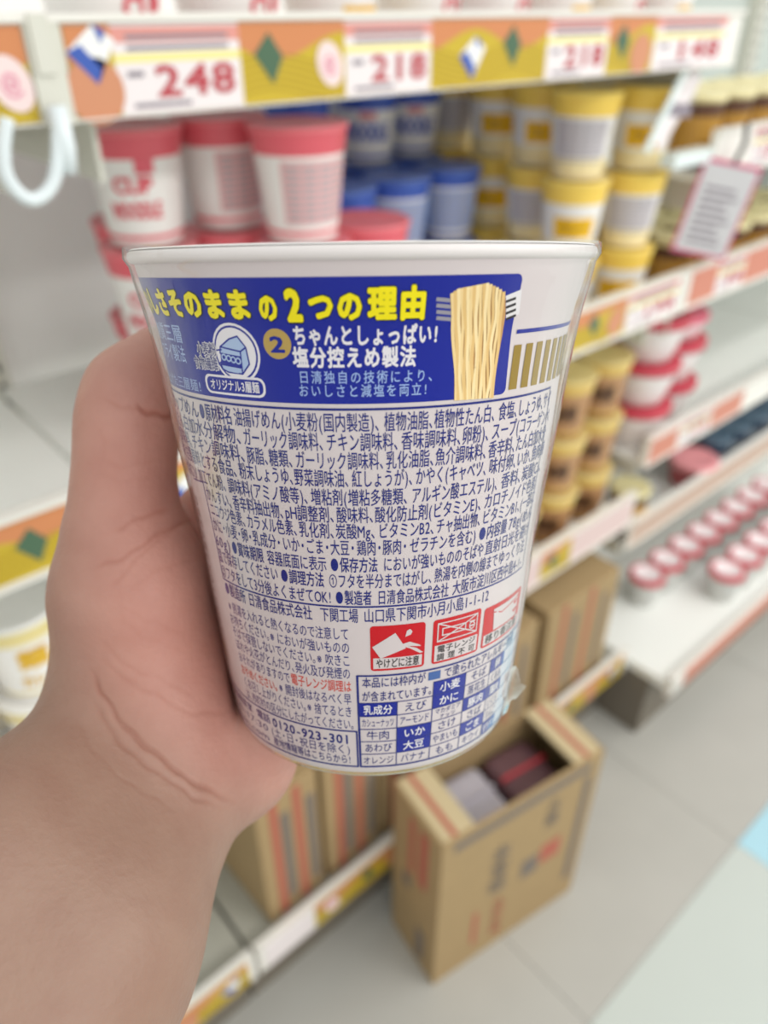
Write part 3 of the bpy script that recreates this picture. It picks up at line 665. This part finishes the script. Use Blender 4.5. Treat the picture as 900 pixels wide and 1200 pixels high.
# noodles hung on a fork
def Nn(x, y): return uv(500+x/4.5, 310+y/4.5)
m_n0, m_n1, m_n2 = mat('noodle_mid', (196, 146, 82), .45), mat('noodle_light', (236, 204, 142), .45), mat('noodle_dark', (170, 116, 58), .45)
pa = PR(); ga, gh, gf = [], [], []
for j in range(25):
    for i in range(9):
        f = i/8; yt = np.interp(f, [0, .15, .45, .68, .88, 1], [158, 128, 112, 98, 125, 152]); y = yt+(715-16*f-yt)*j/24
        xl = np.interp(y, [100, 155, 360, 560, 715], [125, 122, 134, 145, 143]); xr = np.interp(y, [100, 150, 260, 380, 540, 700], [408, 413, 414, 395, 366, 350]); a_, h_ = Nn(xl+(xr-xl)*f, y); ga.append(a_); gh.append(h_)
for j in range(24):
    for i in range(8): k = j*9+i; gf.append((k, k+1, k+10, k+9))
pa.add(ga, gh, gf, L2).build('noodle_print', m_n0)
rn = random.Random(3); tones = [PR(), PR(), PR()]
for k in range(17):
    f = (k+.5)/17; x_t = 124+286*f; x_b = 147+200*f; ph = rn.random()*6; am = rn.uniform(2, 7); fr_ = rn.uniform(6, 12)
    yt = float(np.interp(f, [0, .15, .45, .68, .88, 1], [158, 128, 112, 98, 125, 152]))+3
    pts = [Nn(x_t+(x_b-x_t)*t+am*math.sin(t*fr_+ph)*min(1, t*4), yt+(712-14*f-yt)*t) for t in [i/22 for i in range(23)]]
    tones[k % 3].line(pts, .50+.16*rn.random(), L2+.04+.005*k)
for p_, c_ in zip(tones, ((240, 210, 150), (228, 190, 124), (246, 222, 168))): p_.build('noodle_strand_print', mat('noodle_tone_%d' % c_[0], c_, .45, spec=.2))
m_fork = mat('print_fork_grey', (150, 146, 156), .3); m_fork2 = mat('print_fork_white', (226, 222, 224), .35); pf, pg = PR(), PR()
for k in range(4):
    pf.line([Nn(55, 183+33*k), Nn(130, 190+33*k)], .62, L2)
pf.build('fork_tine_print', m_fork)
pg.poly([Nn(*q) for q in ((415, 165), (500, 130), (492, 200), (485, 262), (416, 285))], L2)
pg.build('fork_neck_print', m_fork2); pf = PR()
for k in range(4): pf.line([Nn(418, 195+31*k), Nn(465, 178+30*k)], .45, L3)
pf.build('fork_gap_print', m_blk2)
# ingredient text, line by line (word groups between measured columns)
LN = [
 (495, 3.35, [('即席カップめん', -80, 233), ('●原材料名', 234, 272), ('油揚げめん(小麦粉(国内製造)、', 274, 446), ('植物油脂、植物性たん白、', 450, 581), ('食塩、しょうゆ、サイ', 584, 645)]),
 (518, 3.35, [('粉末、たん白加水分解物、', -80, 284), ('ガーリック調味料、', 285, 380), ('チキン調味料、', 382, 468), ('香味調味料、卵粉)、', 470, 574), ('スープ(コラーゲンペ', 576, 643)]),
 (540, 3.3, [('ポーク調味料、チキン調味料、', -80, 288), ('豚脂、糖類、', 289, 344), ('ガーリック調味料、', 346, 451), ('乳化油脂、魚介調味料、', 452, 571), ('香辛料、たん白加水分', 572, 639)]),
 (561, 3.3, [('植物油脂を主要原料とする食品、', -80, 278), ('粉末しょうゆ、野菜調味油、', 280, 410), ('紅しょうが)、', 412, 485), ('かやく(キャベツ、', 487, 571), ('味付卵、いか、魚肉練', 573, 637)]),
 (583, 3.25, [('(大豆を含む)/', -80, 231), ('加工でん粉、', 233, 265), ('調味料(アミノ酸等)、', 267, 362), ('増粘剤(増粘多糖類、', 364, 479), ('アルギン酸エステル)、', 482, 584), ('香料、炭酸Ca、', 587, 634)]),
 (603.5, 3.2, [('かんすい、', 242, 272), ('香辛料抽出物、', 273, 333), ('pH調整剤、', 334, 393), ('酸味料、酸化防止剤(ビタミンE)、', 394, 565), ('カロチノイド色素、', 567, 629)]),
 (622.5, 3.15, [('ニコウジ色素、', 247, 288), ('カラメル色素、', 289, 349), ('乳化剤、炭酸Mg、', 350, 441), ('ビタミンB2、', 443, 510), ('チャ抽出物、', 511, 564), ('ビタミンB1、(一部に', 565, 626)]),
 (642, 3.15, [('かに・小麦・卵・乳成分・', 250, 330), ('いか・ごま・大豆・', 331, 417), ('鶏肉・豚肉・', 418, 478), ('ゼラチンを含む)', 480, 558), ('●内容量', 561, 594), ('78g(めん', 596, 623)]),
 (662, 3.1, [('60g)', 253, 270), ('●賞味期限', 272, 309), ('容器底面に表示', 313, 383), ('●保存方法', 387, 443), ('においが強いもののそばや', 449, 567), ('直射日光を避け', 568, 619)]),
 (681, 3.1, [('温で保存してください', 256, 326), ('●調理方法', 329, 380), ('①フタを半分まではがし、', 385, 507), ('熱湯を内側の線まで', 509, 583), ('ゆっくり注', 584, 614)]),
 (700.5, 3.1, [('②フタをして3分後よくまぜてOK!', 260, 389), ('●製造者', 393, 436), ('日清食品株式会社', 442, 526), ('大阪市淀川区西中島4-1-', 530, 611)]),
 (721.5, 3.1, [('●製造所', 264, 288), ('日清食品株式会社', 291, 366), ('下関工場', 375, 420), ('山口県下関市小月小島1-1-12', 426, 573)]),
]
for y, hh, segs in LN:
    h = uv(440, y)[1]; p = PR()
    for t, x0, x1 in segs:
        p.text(t, x0 if x0 < 0 else A(x0, h), A(x1, h), h, hh, L1, .012 if t[0] == '●' else .004)
    p.build('ingredient_line_print', m_navy)
hb = uv(440, 711)[1]
PR().line([(-62, uv(232, 564)[1]), (ang(240, 46), uv(240, 566)[1])], .3, L1).line([(ang(240, 46), uv(240, 566)[1]), (ang(262, hb), hb)], .3, L1).line([(ang(262, hb), hb), (60, hb)], .35, L1).line([(61, 26.4), (61, hb)], .3, L1).build('text_border', m_navy)
# warnings
hW = [uv(400, y)[1] for y in (743, 759, 774, 789, 804, 819, 833.5, 848)]
WR = ['※熱湯を入れると熱くなるので注意して', 'お持ちください。※においが強いものの', 'そばで保管しないでください。※吹きこ', 'ぼれや火花がとんだり、発火及び発煙の', None, None, 'くお召し上がりください。※捨てるとき', 'は、市町村の区分にしたがってください。']
X0 = [268, 270, 273, 277, 280, 282, 286, 289]; X1 = [409, 410, 411, 411, 412, 412, 413, 416]
p = PR(); q = PR()
for i, t in enumerate(WR):
    if t: p.text(t, A(X0[i], hW[i]), A(X1[i], hW[i]), hW[i], 2.75, L1, .0)
p.text('おそれがありますので', A(280, hW[4]), A(340, hW[4]), hW[4], 2.75, L1); q.text('電子レンジ調理は', A(341, hW[4]), A(412, hW[4]), hW[4], 2.75, L1, .006)
q.text('おやめください。', A(283, hW[5]), A(326, hW[5]), hW[5], 2.75, L1, .006); p.text('※開封後はなるべく早', A(327, hW[5]), A(412, hW[5]), hW[5], 2.75, L1)
p.build('warning_print', m_navy); q.build('red_warning_print', m_otx)
# telephone box
hT = [uv(400, y)[1] for y in (865, 877.5, 889)]; ht, hbt = uv(417, 857)[1], uv(417, 898)[1]; ar = ang(418, ht)
p = PR(); p.text('お客様相談室', -72, A(296, hT[0]), hT[0], 2.2, L1, .01).text('電話', A(301, hT[0]), A(317, hT[0]), hT[0], 2.4, L1, .012).text('0120-923-301', A(319, hT[0]), A(411, hT[0]), hT[0]+.1, 3.0, L1, .025)
p.text('9:00~17:30', -70, A(315, hT[1]), hT[1], 2.4, L1).text('(土・日・祝日を除く)', A(318, hT[1]), A(411, hT[1]), hT[1], 2.5, L1)
p.text('nissin.com', -68, A(316, hT[2]), hT[2], 2.3, L1).text('産地情報等はこちらから!', A(321, hT[2]), A(412, hT[2]), hT[2], 2.4, L1, .006); p.build('contact_print', m_navy)
PR().line([(-75, ht), (ar, ht), (ar, hbt), (-75, hbt)], .38, L1).build('contact_border', m_navy)
for k in range(3): PR().patch(-75+3.4*k, -73.4+3.4*k, 84.5, 89.5, L1).build('gold_bar', m_gold)
# bar code at the far left
p = PR(); rb = random.Random(5); h = 48.0
while h < 84:
    wd = rb.choice((.3, .3, .6, .9)); p.patch(-88, -69, h, h+wd, L1); h += wd+rb.choice((.35, .6, .9))
p.build('bar_code_print', mat('print_brown_grey', (110, 92, 90), .5))
PR().text('4902105289680', -68.5, -63.5, 66, 34, L1, .0, rot=True).build('bar_code_digits', mat('print_brown_grey', (110, 92, 90), .5))
# warning pictograms
def pict(tl, tr, br, bl, cap, right=None):
    a0 = (uv(*tl)[0]+uv(*bl)[0])/2; a1 = right or (uv(*tr)[0]+uv(*br)[0])/2; h0 = (uv(*tl)[1]+uv(*tr)[1])/2; h1 = (uv(*br)[1]+uv(*bl)[1])/2
    h1 = min(h1, uv(421, 792)[1]-1.15)
    PR().patch(a0, a1, h0, h1, L1, r=.7).build('red_sign', m_pred)
    hs_ = h1-(3.0 if len(cap) == 1 else 4.3)
    PR().patch(a0+.8, a1-.8, hs_, h1-.5, L2).build('sign_caption_field', m_body)
    p = PR()
    for i, t in enumerate(cap):
        hh = (h1-.5-hs_)/len(cap); p.text(t, a0+1.6, a1-1.6, hs_+hh*(i+.5), hh*.86, L3, .014)
    p.build('sign_caption', m_blk2)
    return a0, a1, h0, hs_
c8 = lambda x, y: (400+x/3.75, 700+y/3.75)
U8 = lambda x, y: uv(*c8(x, y))
pict(c8(125, 128), c8(370, 105), c8(362, 310), c8(130, 330), ['やけどに注意'])
p = PR(); p.poly([U8(*q) for q in ((135, 218), (237, 155), (283, 222), (172, 268))], L3); p.poly([U8(*q) for q in ((262, 205), (300, 193), (342, 205), (350, 212), (290, 212), (330, 220), (358, 238), (345, 243), (300, 222), (276, 216))], L3)
p.poly([U8(*q) for q in ((280, 172), (288, 145), (302, 137), (312, 148), (305, 162))], L3); p.build('spilling_cup_sign', m_body)
a0, a1, h0, h1 = pict(c8(405, 100), c8(608, 50), c8(597, 275), c8(395, 300), ['電子レンジ', '調 理 不 可'])
p = PR(); u0, u1, v0, v1 = a0+1.6, a1-1.6, h0+.9, h1-.9
p.line([(u0, v0), (u1, v0), (u1, v1), (u0, v1)], .28, L3, True).line([(u0+1.6, v0+1.3), (u1-4.6, v0+1.3), (u1-4.6, v1-1.3), (u0+1.6, v1-1.3)], .28, L3, True).line([(u0, v0), (u1, v1)], .28, L3).line([(u1, v0), (u0, v1)], .28, L3).line([(u1-3, v0+1.4), (u1-1, v0+1.4)], .35, L3).line([(u1-3, v0+2.4), (u1-1, v0+2.4)], .35, L3)
p.line([(u1-2+1.0*math.sin(i*.63), v1-1.8+.8*math.cos(i*.63)) for i in range(11)], .25, L3); p.build('crossed_oven_sign', m_body)
a0, a1, h0, h1 = pict(c8(630, 38), c8(740, 5), c8(738, 190), c8(610, 235), ['移り香注意'], right=63)
p = PR(); p.poly([(a0+4.5, h0+1), (a1-3, h0+.8), (a1-3.5, h1-.4), (a0+5.3, h1-.4)], L3); p.build('cup_sign', m_body); p = PR()
for k in range(3): p.poly([(a1-2, h0+2+k*2), (a1-7, h0+2.2+k*2), (a1-5.5, h0+3.1+k*2)], L3+.03)
p.line([(a0+4.3, h0+1.6), (a0+9, h0+2.6), (a1-3, h0+1.4)], .25, L3+.03); p.build('arrow_sign', m_pred)
# allergen table
hr = [uv(421, y)[1] for y in (792, 808, 824, 839.5, 854.5, 869, 883.5, 898)]
ac = [uv(420.5, 840)[0], uv(465, 850)[0], uv(505, 850)[0], uv(541.5, 830)[0], uv(569.5, 815)[0], 55.5]
p = PR(); p.line([(ac[0], hr[0]), (70, hr[0])], .4, L2).line([(ac[0], hr[7]), (70, hr[7])], .4, L2).line([(ac[0], hr[0]), (ac[0], hr[7])], .45, L2)
for k in range(2, 7): p.line([(ac[0] if k > 1 else ac[2], hr[k]), (70, hr[k])], .2, L2)
p.line([(ac[2], hr[1]), (70, hr[1])], .2, L2)
for k in range(1, 5): p.line([(ac[k], hr[2] if k == 1 else hr[1]), (ac[k], hr[7])], .2, L2)
p.build('table_line_print', m_navy)
TB = {0: ['乳成分*', 'カシューナッツ', '牛肉', 'あわび', 'オレンジ'], 1: ['えび', 'アーモンド', 'いか*', '大豆*', 'バナナ'], 2: ['小麦*', 'かに*', 'マカダミア', 'さけ', 'やまいも', 'もも'],
      3: ['そば', '落花生', '豚肉*', 'さば', 'ごま*', 'キウイ'], 4: ['卵*', 'くるみ', '鶏肉*', 'いくら', 'りんご', 'ゼラチン*']}
dk, bl = PR(), PR()
for cI, items in TB.items():
    r0 = 2 if cI < 2 else 1
    for i, t in enumerate(items):
        a0, a1, h0, h1 = ac[cI], ac[cI+1], hr[r0+i], hr[r0+i+1]; bold = t.endswith('*'); t = t.rstrip('*'); n = len(t); wd = a1-a0
        pad = {1: .3, 2: .18, 3: .12}.get(n, .07)*wd
        if bold: PR().patch(a0, a1, h0, h1, L1).build('table_cell', m_blue)
        if t == 'マカダミア': dk.text('マカダミア', a0+1, a1-1, h0+.30*(h1-h0), 1.35, L2); dk.text('ナッツ', a0+3, a1-3, h0+.74*(h1-h0), 1.25, L2)
        else: (bl if bold else dk).text(t, a0+pad, a1-pad, (h0+h1)/2, 2.3 if n < 4 else 2.15, L3 if bold else L2, .02 if bold else .0)
hq = [(hr[0]+hr[1])/2, (hr[1]+hr[2])/2]
dk.text('本品には枠内が', A(424, hq[0]), A(499, hq[0]), hq[0], 2.45, L2, .004).text('で塗られたアレルギー物質', A(520, hq[0]), 62, hq[0], 2.45, L2, .004).text('が含まれています。', A(424, hq[1]), A(507, hq[1]), hq[1], 2.45, L2, .004)
dk.build('table_print', m_navy); bl.build('table_white_print', m_white)
PR().patch(A(502, hq[0]), A(516, hq[0]), hq[0]-1.0, hq[0]+1.0, L2).build('table_key_square', mat('print_mid_blue', (52, 92, 160), .4))
# shrink film drawn tight from the rim to the foot
film = film_mat('shrink_film', 1.0)
hull = [(48.75, -.6), (48.9, 1.5)]+[(max(float(crad(h))+.35, float(np.interp(h, [1.5, 60], [48.9, 39.2])) if h < 60 else 0)*.55+.45*(float(crad(h))+.35), h) for h in np.linspace(3, 106, 40)]+[(33.4, 107.3), (30, 107.6)]
spin(hull, 120).build('shrink_film', film, cup, True)
# puckered film corner at the foot
crn = film_mat('film_fold', 3.5, .12)
f = []; Fc = []
for i in range(7):
    t = i/6; h = 92+13*t; out = 3.2*math.sin(math.pi*min(1, t*1.05))**1.3
    for k, q in enumerate((0, .5, 1)):
        f.append(S(np.array(64+q*5+(2 if i % 2 else -2)*q), np.array(h), .5+out*q+.5*math.sin(i*2+k)*q))
for i in range(6):
    for k in range(2): n = i*3+k; Fc.append((n, n+1, n+4, n+3))
mesh('film_fold', f, Fc, crn, cup, True)

# ------------------------------------------------------------------ the hand and forearm
VX = 1.0
LO = np.array([-215., -215., 10.]); HI = np.array([62., 62., 262.]); N = ((HI-LO)/VX).astype(int)+1
SD = np.full(N, 40., np.float32)
def cone(p, q, r0, r1, k=6.0, sq=None):
    """add a round cone from p to q with a smooth blend of k mm"""
    p = np.asarray(p, float); q = np.asarray(q, float); rm = max(r0, r1)+k+3
    l = np.maximum(((np.minimum(p, q)-rm-LO)/VX).astype(int), 0); u = np.minimum(((np.maximum(p, q)+rm-LO)/VX).astype(int)+2, N)
    if (u <= l).any(): return
    g = np.stack(np.meshgrid(*[np.arange(l[i], u[i])*VX+LO[i] for i in range(3)], indexing='ij'), -1).astype(np.float32)-p.astype(np.float32)
    d = (q-p).astype(np.float32); t = np.clip((g@d)/max(float(d@d), 1e-6), 0, 1)
    D = np.linalg.norm(g-t[..., None]*d, axis=-1)-(r0+(r1-r0)*t)
    s = SD[l[0]:u[0], l[1]:u[1], l[2]:u[2]]; hh = np.clip(k-np.abs(s-D), 0, None)/k
    SD[l[0]:u[0], l[1]:u[1], l[2]:u[2]] = np.minimum(s, D)-hh*hh*k*.25
def chain(pts, rs, k=6.0):
    for i in range(len(pts)-1): cone(pts[i], pts[i+1], rs[i], rs[i+1], k)
def cupP(a, h, out):                     # a point near the cup wall in hand space
    a = math.radians(a); r = float(crad(h))+out; return CC+h*CD+r*(math.sin(a)*E1+math.cos(a)*E2)
# forearm: two parallel bones' worth of flesh, towards the viewer's elbow
W0 = pt(188, 870, 190); W1 = pt(36, 1082, 150); ax = (W1-W0)/np.linalg.norm(W1-W0)
sd = np.array([.73, -.68, 0]); sd -= ax*(sd@ax); sd /= np.linalg.norm(sd)
ELB = W0+ax*175
for sgn in (-1, 1): chain([W0+sd*sgn*8.5, W1+sd*sgn*11.5, ELB+sd*sgn*15], [17.5, 21.5, 27], 12)
# wrist into palm
chain([W0-sd*7, pt(170, 800, 190), pt(160, 700, 187)], [18, 17.5, 17], 12)
chain([W0+sd*6, pt(272, 880, 200), pt(300, 800, 213)], [18, 14.5, 14], 12)
chain([W0, pt(235, 830, 204), pt(245, 730, 210)], [19, 17, 14], 12)
# thenar and thumb
chain([pt(168, 800, 188), pt(156, 690, 184), pt(146, 618, 184)], [17, 16.5, 12.8], 9)
chain([pt(146, 618, 184), pt(146, 560, 184), pt(149, 500, 183)], [12.6, 11.2, 10.6], 5)
chain([pt(149, 500, 183), pt(158, 460, 184), pt(190, 424, 187)], [10.6, 10.2, 8.8], 7)
# web between thumb and palm
chain([pt(165, 668, 190), pt(215, 690, 200)], [9, 10], 8)
# knuckle row behind the cup and four fingers wrapped round its far side
kn = []
for i, (h0, h1, lr) in enumerate(((62, 46, 9.4), (74, 60, 9.6), (85, 75, 9.2), (95, 89, 8.2))):
    base = cupP(-122, h0+8, 10); k0 = cupP(-140, h0+3, 12); k1 = cupP(-178, (h0+h1)/2, 9.5); k2 = cupP(152, h1+1, 8.5); k3 = cupP((128, 126, 128, 138)[i], h1, 8.0)
    chain([pt(240, 800-25*(3-i)*.6, 206), base, k0], [12, 12, 10.5], 6)
    chain([k0, k1], [lr+1.0, lr], 3.0); chain([k1, k2], [lr, lr-.8], 2.5); chain([k2, k3], [lr-.8, lr-1.6], 2.5)
# press the flesh against the cup wall
lo = np.array([-58, -62, 100]); hi_ = N-1; l = np.maximum(((lo-LO)/VX).astype(int), 0)
ii = np.stack(np.meshgrid(*[np.arange(l[i], N[i])*VX+LO[i] for i in range(3)], indexing='ij'), -1).astype(np.float32)-CC.astype(np.float32)
hq_ = ii@CD.astype(np.float32); rr = np.hypot(ii@E1.astype(np.float32), ii@E2.astype(np.float32)); del ii
dc = np.maximum(rr-np.interp(hq_, _hd, _rs).astype(np.float32)-1.0, np.maximum(hq_-108, -2-hq_)); del hq_, rr
k = 1.5; A_ = -dc; sub = SD[l[0]:, l[1]:, l[2]:]; hh = np.clip(k-np.abs(sub-A_), 0, None)/k; SD[l[0]:, l[1]:, l[2]:] = np.maximum(sub, A_)+hh*hh*k*.25; del dc, A_, hh, sub
# surface nets
ins = SD < 0
c8_ = [(0, 0, 0), (1, 0, 0), (0, 1, 0), (1, 1, 0), (0, 0, 1), (1, 0, 1), (0, 1, 1), (1, 1, 1)]
sl = lambda o: tuple(slice(o[i], N[i]-1+o[i]) for i in range(3))
cnt = sum(ins[sl(o)].astype(np.int8) for o in c8_); act = (cnt > 0) & (cnt < 8); idx = np.argwhere(act)
vid = np.full(act.shape, -1, np.int32); vid[act] = np.arange(len(idx))
vals = np.stack([SD[idx[:, 0]+o[0], idx[:, 1]+o[1], idx[:, 2]+o[2]] for o in c8_], 1)
acc = np.zeros((len(idx), 3)); num = np.zeros(len(idx))
for a in range(8):
    for b in range(a+1, 8):
        oa, ob = np.array(c8_[a]), np.array(c8_[b])
        if np.abs(oa-ob).sum() != 1: continue
        m_ = (vals[:, a] < 0) != (vals[:, b] < 0); t = np.where(m_, vals[:, a]/np.where(m_, vals[:, a]-vals[:, b], 1), 0)
        acc += np.where(m_[:, None], oa+(ob-oa)*t[:, None], 0); num += m_
V = (idx+acc/num[:, None])*VX+LO
Fq = []
for ax_ in range(3):
    o1 = [0, 0, 0]; o1[ax_] = 1; u_, v_ = [(1, 2), (2, 0), (0, 1)][ax_]
    A0 = ins[tuple(slice(0, N[i]-o1[i]) for i in range(3))]; B0 = ins[tuple(slice(o1[i], N[i]) for i in range(3))]
    e = np.argwhere(A0 != B0); e = e[(e[:, u_] > 0) & (e[:, v_] > 0) & (e[:, u_] < N[u_]-1) & (e[:, v_] < N[v_]-1)]
    def cell(du, dv):
        c = e.copy(); c[:, u_] -= du; c[:, v_] -= dv; return vid[c[:, 0], c[:, 1], c[:, 2]]
    q = np.stack([cell(1, 1), cell(0, 1), cell(0, 0), cell(1, 0)], 1); fl = A0[e[:, 0], e[:, 1], e[:, 2]]
    q[fl] = q[fl][:, ::-1]; Fq.append(q)
Fq = np.concatenate(Fq); Fq = Fq[(Fq >= 0).all(1)]
# skin creases: the mesh is refined along them first
def vnorm(V, Fq):
    n = np.cross(V[Fq[:, 2]]-V[Fq[:, 0]], V[Fq[:, 3]]-V[Fq[:, 1]]); o = np.zeros_like(V)
    for i in range(4): np.add.at(o, Fq[:, i], n)
    return o/np.maximum(np.linalg.norm(o, axis=1, keepdims=True), 1e-9)
def seg_d(P, a, b):
    a, b = np.array(a, float), np.array(b, float); d = b-a; t = np.clip(((P-a)@d)/(d@d), 0, 1); return np.linalg.norm(P-a-t[:, None]*d, axis=1), t
CR = [([(158, 474), (175, 486), (192, 490), (212, 485)], 3.2, 1.0), ([(120, 468), (148, 476), (170, 482)], 3, .3), ([(198, 596), (182, 604), (160, 607), (132, 622)], 3, .5), ([(228, 606), (192, 624), (150, 650), (108, 668)], 3, .55), ([(203, 620), (162, 655), (130, 690)], 3, .3),
      ([(108, 782), (118, 815), (148, 852), (190, 890), (235, 922), (280, 948)], 3, .8), ([(103, 818), (128, 852), (175, 900), (225, 932), (262, 950)], 3, .5), ([(85, 840), (110, 880), (160, 925), (205, 952)], 3, .22),
      ([(120, 770), (160, 806), (215, 832), (270, 838)], 3, .3), ([(118, 750), (165, 790), (235, 815)], 3, .2), ([(150, 690), (200, 664), (236, 650)], 3, .15), ([(118, 540), (150, 546), (192, 540)], 2.6, .15), ([(112, 556), (150, 562), (186, 560)], 2.6, .12),
      ([(130, 700), (170, 730), (225, 745)], 2.6, .12), ([(128, 716), (175, 752), (235, 768)], 2.6, .12), ([(150, 640), (140, 690), (142, 740)], 2.6, .1), ([(110, 500), (122, 520), (120, 545)], 2.6, .12)]
def crease_at(V, nn, grow=0):
    P = np.stack([450+FPX*V[:, 0]/V[:, 2], 600-FPX*V[:, 1]/V[:, 2]], 1); P = P+np.stack([2.2*np.sin(P[:, 1]/17)+1.2*np.sin(P[:, 1]/5.1), 2.2*np.sin(P[:, 0]/13)+1.2*np.sin(P[:, 0]/4.7)], 1)
    fc = (nn*-V).sum(1) > 0; c = np.zeros(len(V))
    for pts, wd, st in CR:
        L_ = len(pts)-1; best = np.full(len(V), 1e9); bt = np.zeros(len(V))
        for i in range(L_):
            d, t = seg_d(P, pts[i], pts[i+1]); m_ = d < best; best = np.where(m_, d, best); bt = np.where(m_, (i+t)/L_, bt)
        tp = np.clip(np.sin(np.pi*np.clip(bt, .0, 1))*2.2, .12, 1)
        c = np.maximum(c, np.where(fc, st*tp*np.exp(-(best/(wd+grow))**2), 0))
    return c
nn = vnorm(V, Fq)
if ((nn*-V).sum(1) > 0).mean() and (nn[np.argmin(V[:, 2])][2] > 0): nn = -nn; Fq = Fq[:, ::-1]
c0 = crease_at(V, nn, 4) > .02
bm = bmesh.new(); vv = [bm.verts.new(v) for v in V]
for q in Fq:
    try: bm.faces.new([vv[i] for i in q])
    except ValueError: pass
bm.verts.index_update(); bm.edges.index_update()
ed = [e for e in bm.edges if c0[e.verts[0].index] and c0[e.verts[1].index]]
bmesh.ops.subdivide_edges(bm, edges=ed, cuts=1, use_grid_fill=True, smooth=0)
bm.normal_update(); bm.verts.index_update()
V = np.array([v.co[:] for v in bm.verts]); nn = np.array([v.normal[:] for v in bm.verts])
crease = crease_at(V, nn)
V = V-nn*(crease*.5)[:, None]
for v, p in zip(bm.verts, V): v.co = p
Pxy = np.stack([450+FPX*V[:, 0]/V[:, 2], 600-FPX*V[:, 1]/V[:, 2]], 1)
# palm flesh is redder; the forearm's lower light is put into its darker colour
palm = np.exp(-(np.hypot((Pxy[:, 0]-235)/150, (Pxy[:, 1]-760)/170))**2)+.85*np.exp(-(np.hypot((Pxy[:, 0]-170)/110, (Pxy[:, 1]-500)/170))**2)+.6*np.exp(-(np.hypot((Pxy[:, 0]-310)/70, (Pxy[:, 1]-890)/60))**2)
fade = 1/(1+np.exp(-((Pxy[:, 0]-150)*.68-(Pxy[:, 1]-850)*.73+10)/30)); palm = np.clip(palm*fade, 0, 1.2)
org = pt(188, 870, 190)
hv = (V-org)/1000; hv[:, 2] *= -1
for v, p in zip(bm.verts, hv): v.co = p
bmesh.ops.recalc_face_normals(bm, faces=bm.faces)
me = bpy.data.meshes.new('person'); bm.to_mesh(me); bm.free()
me.polygons.foreach_set('use_smooth', [True]*len(me.polygons))
for nm, ar_ in (('palm', palm), ('crease', crease)):
    at = me.attributes.new(nm, 'FLOAT', 'POINT'); at.data.foreach_set('value', ar_.astype(np.float32))
sk = bpy.data.materials.new('skin'); sk.use_nodes = True; nt = sk.node_tree; b = nt.nodes['Principled BSDF']; Lk = nt.links.new
def N_(t, **kw):
    n = nt.nodes.new(t)
    for k_, v_ in kw.items(): setattr(n, k_, v_)
    return n
tc = N_('ShaderNodeTexCoord'); n1 = N_('ShaderNodeTexNoise'); n1.inputs['Scale'].default_value = 90; n1.inputs['Detail'].default_value = 5; Lk(tc.outputs['Object'], n1.inputs['Vector'])
n2 = N_('ShaderNodeTexNoise'); n2.inputs['Scale'].default_value = 620; n2.inputs['Detail'].default_value = 3; Lk(tc.outputs['Object'], n2.inputs['Vector'])
ap = N_('ShaderNodeAttribute', attribute_name='palm'); ac_ = N_('ShaderNodeAttribute', attribute_name='crease')
m1 = N_('ShaderNodeMix', data_type='RGBA'); m1.inputs[6].default_value = (*lin((152, 121, 104)), 1); m1.inputs[7].default_value = (*lin((208, 151, 137)), 1)
Lk(ap.outputs['Fac'], m1.inputs[0])
m2 = N_('ShaderNodeMix', data_type='RGBA', blend_type='MULTIPLY'); cr = N_('ShaderNodeValToRGB'); cr.color_ramp.elements[0].position = .3; cr.color_ramp.elements[0].color = (.90, .84, .83, 1); cr.color_ramp.elements[1].position = .7; cr.color_ramp.elements[1].color = (1, 1, 1, 1)
Lk(n1.outputs['Fac'], cr.inputs[0]); m2.inputs[0].default_value = 1; Lk(m1.outputs[2], m2.inputs[6]); Lk(cr.outputs[0], m2.inputs[7])
m3 = N_('ShaderNodeMix', data_type='RGBA', blend_type='MULTIPLY'); m3.inputs[7].default_value = (.80, .62, .56, 1); Lk(ac_.outputs['Fac'], m3.inputs[0]); Lk(m2.outputs[2], m3.inputs[6]); Lk(m3.outputs[2], b.inputs['Base Color'])
bp = N_('ShaderNodeBump'); bp.inputs['Strength'].default_value = .3; bp.inputs['Distance'].default_value = .0006; Lk(n2.outputs['Fac'], bp.inputs['Height']); Lk(bp.outputs[0], b.inputs['Normal'])
b.inputs['Roughness'].default_value = .48; b.inputs['Specular IOR Level'].default_value = .4
b.inputs['Subsurface Weight'].default_value = .12; b.inputs['Subsurface Radius'].default_value = (1, .35, .2); b.inputs['Subsurface Scale'].default_value = .003
me.materials.append(sk)
hand = bpy.data.objects.new('person', me); COL.objects.link(hand)
Mh = Matrix((RT, UU, -FW)).transposed().to_4x4(); Mh.translation = EYE+to_world(org)/1000; hand.matrix_world = Mh
tag(hand, 'bare forearm and hand gripping the large blue and white noodle cup', 'person')

bpy.data.objects.remove(_go); bpy.data.curves.remove(_gc)
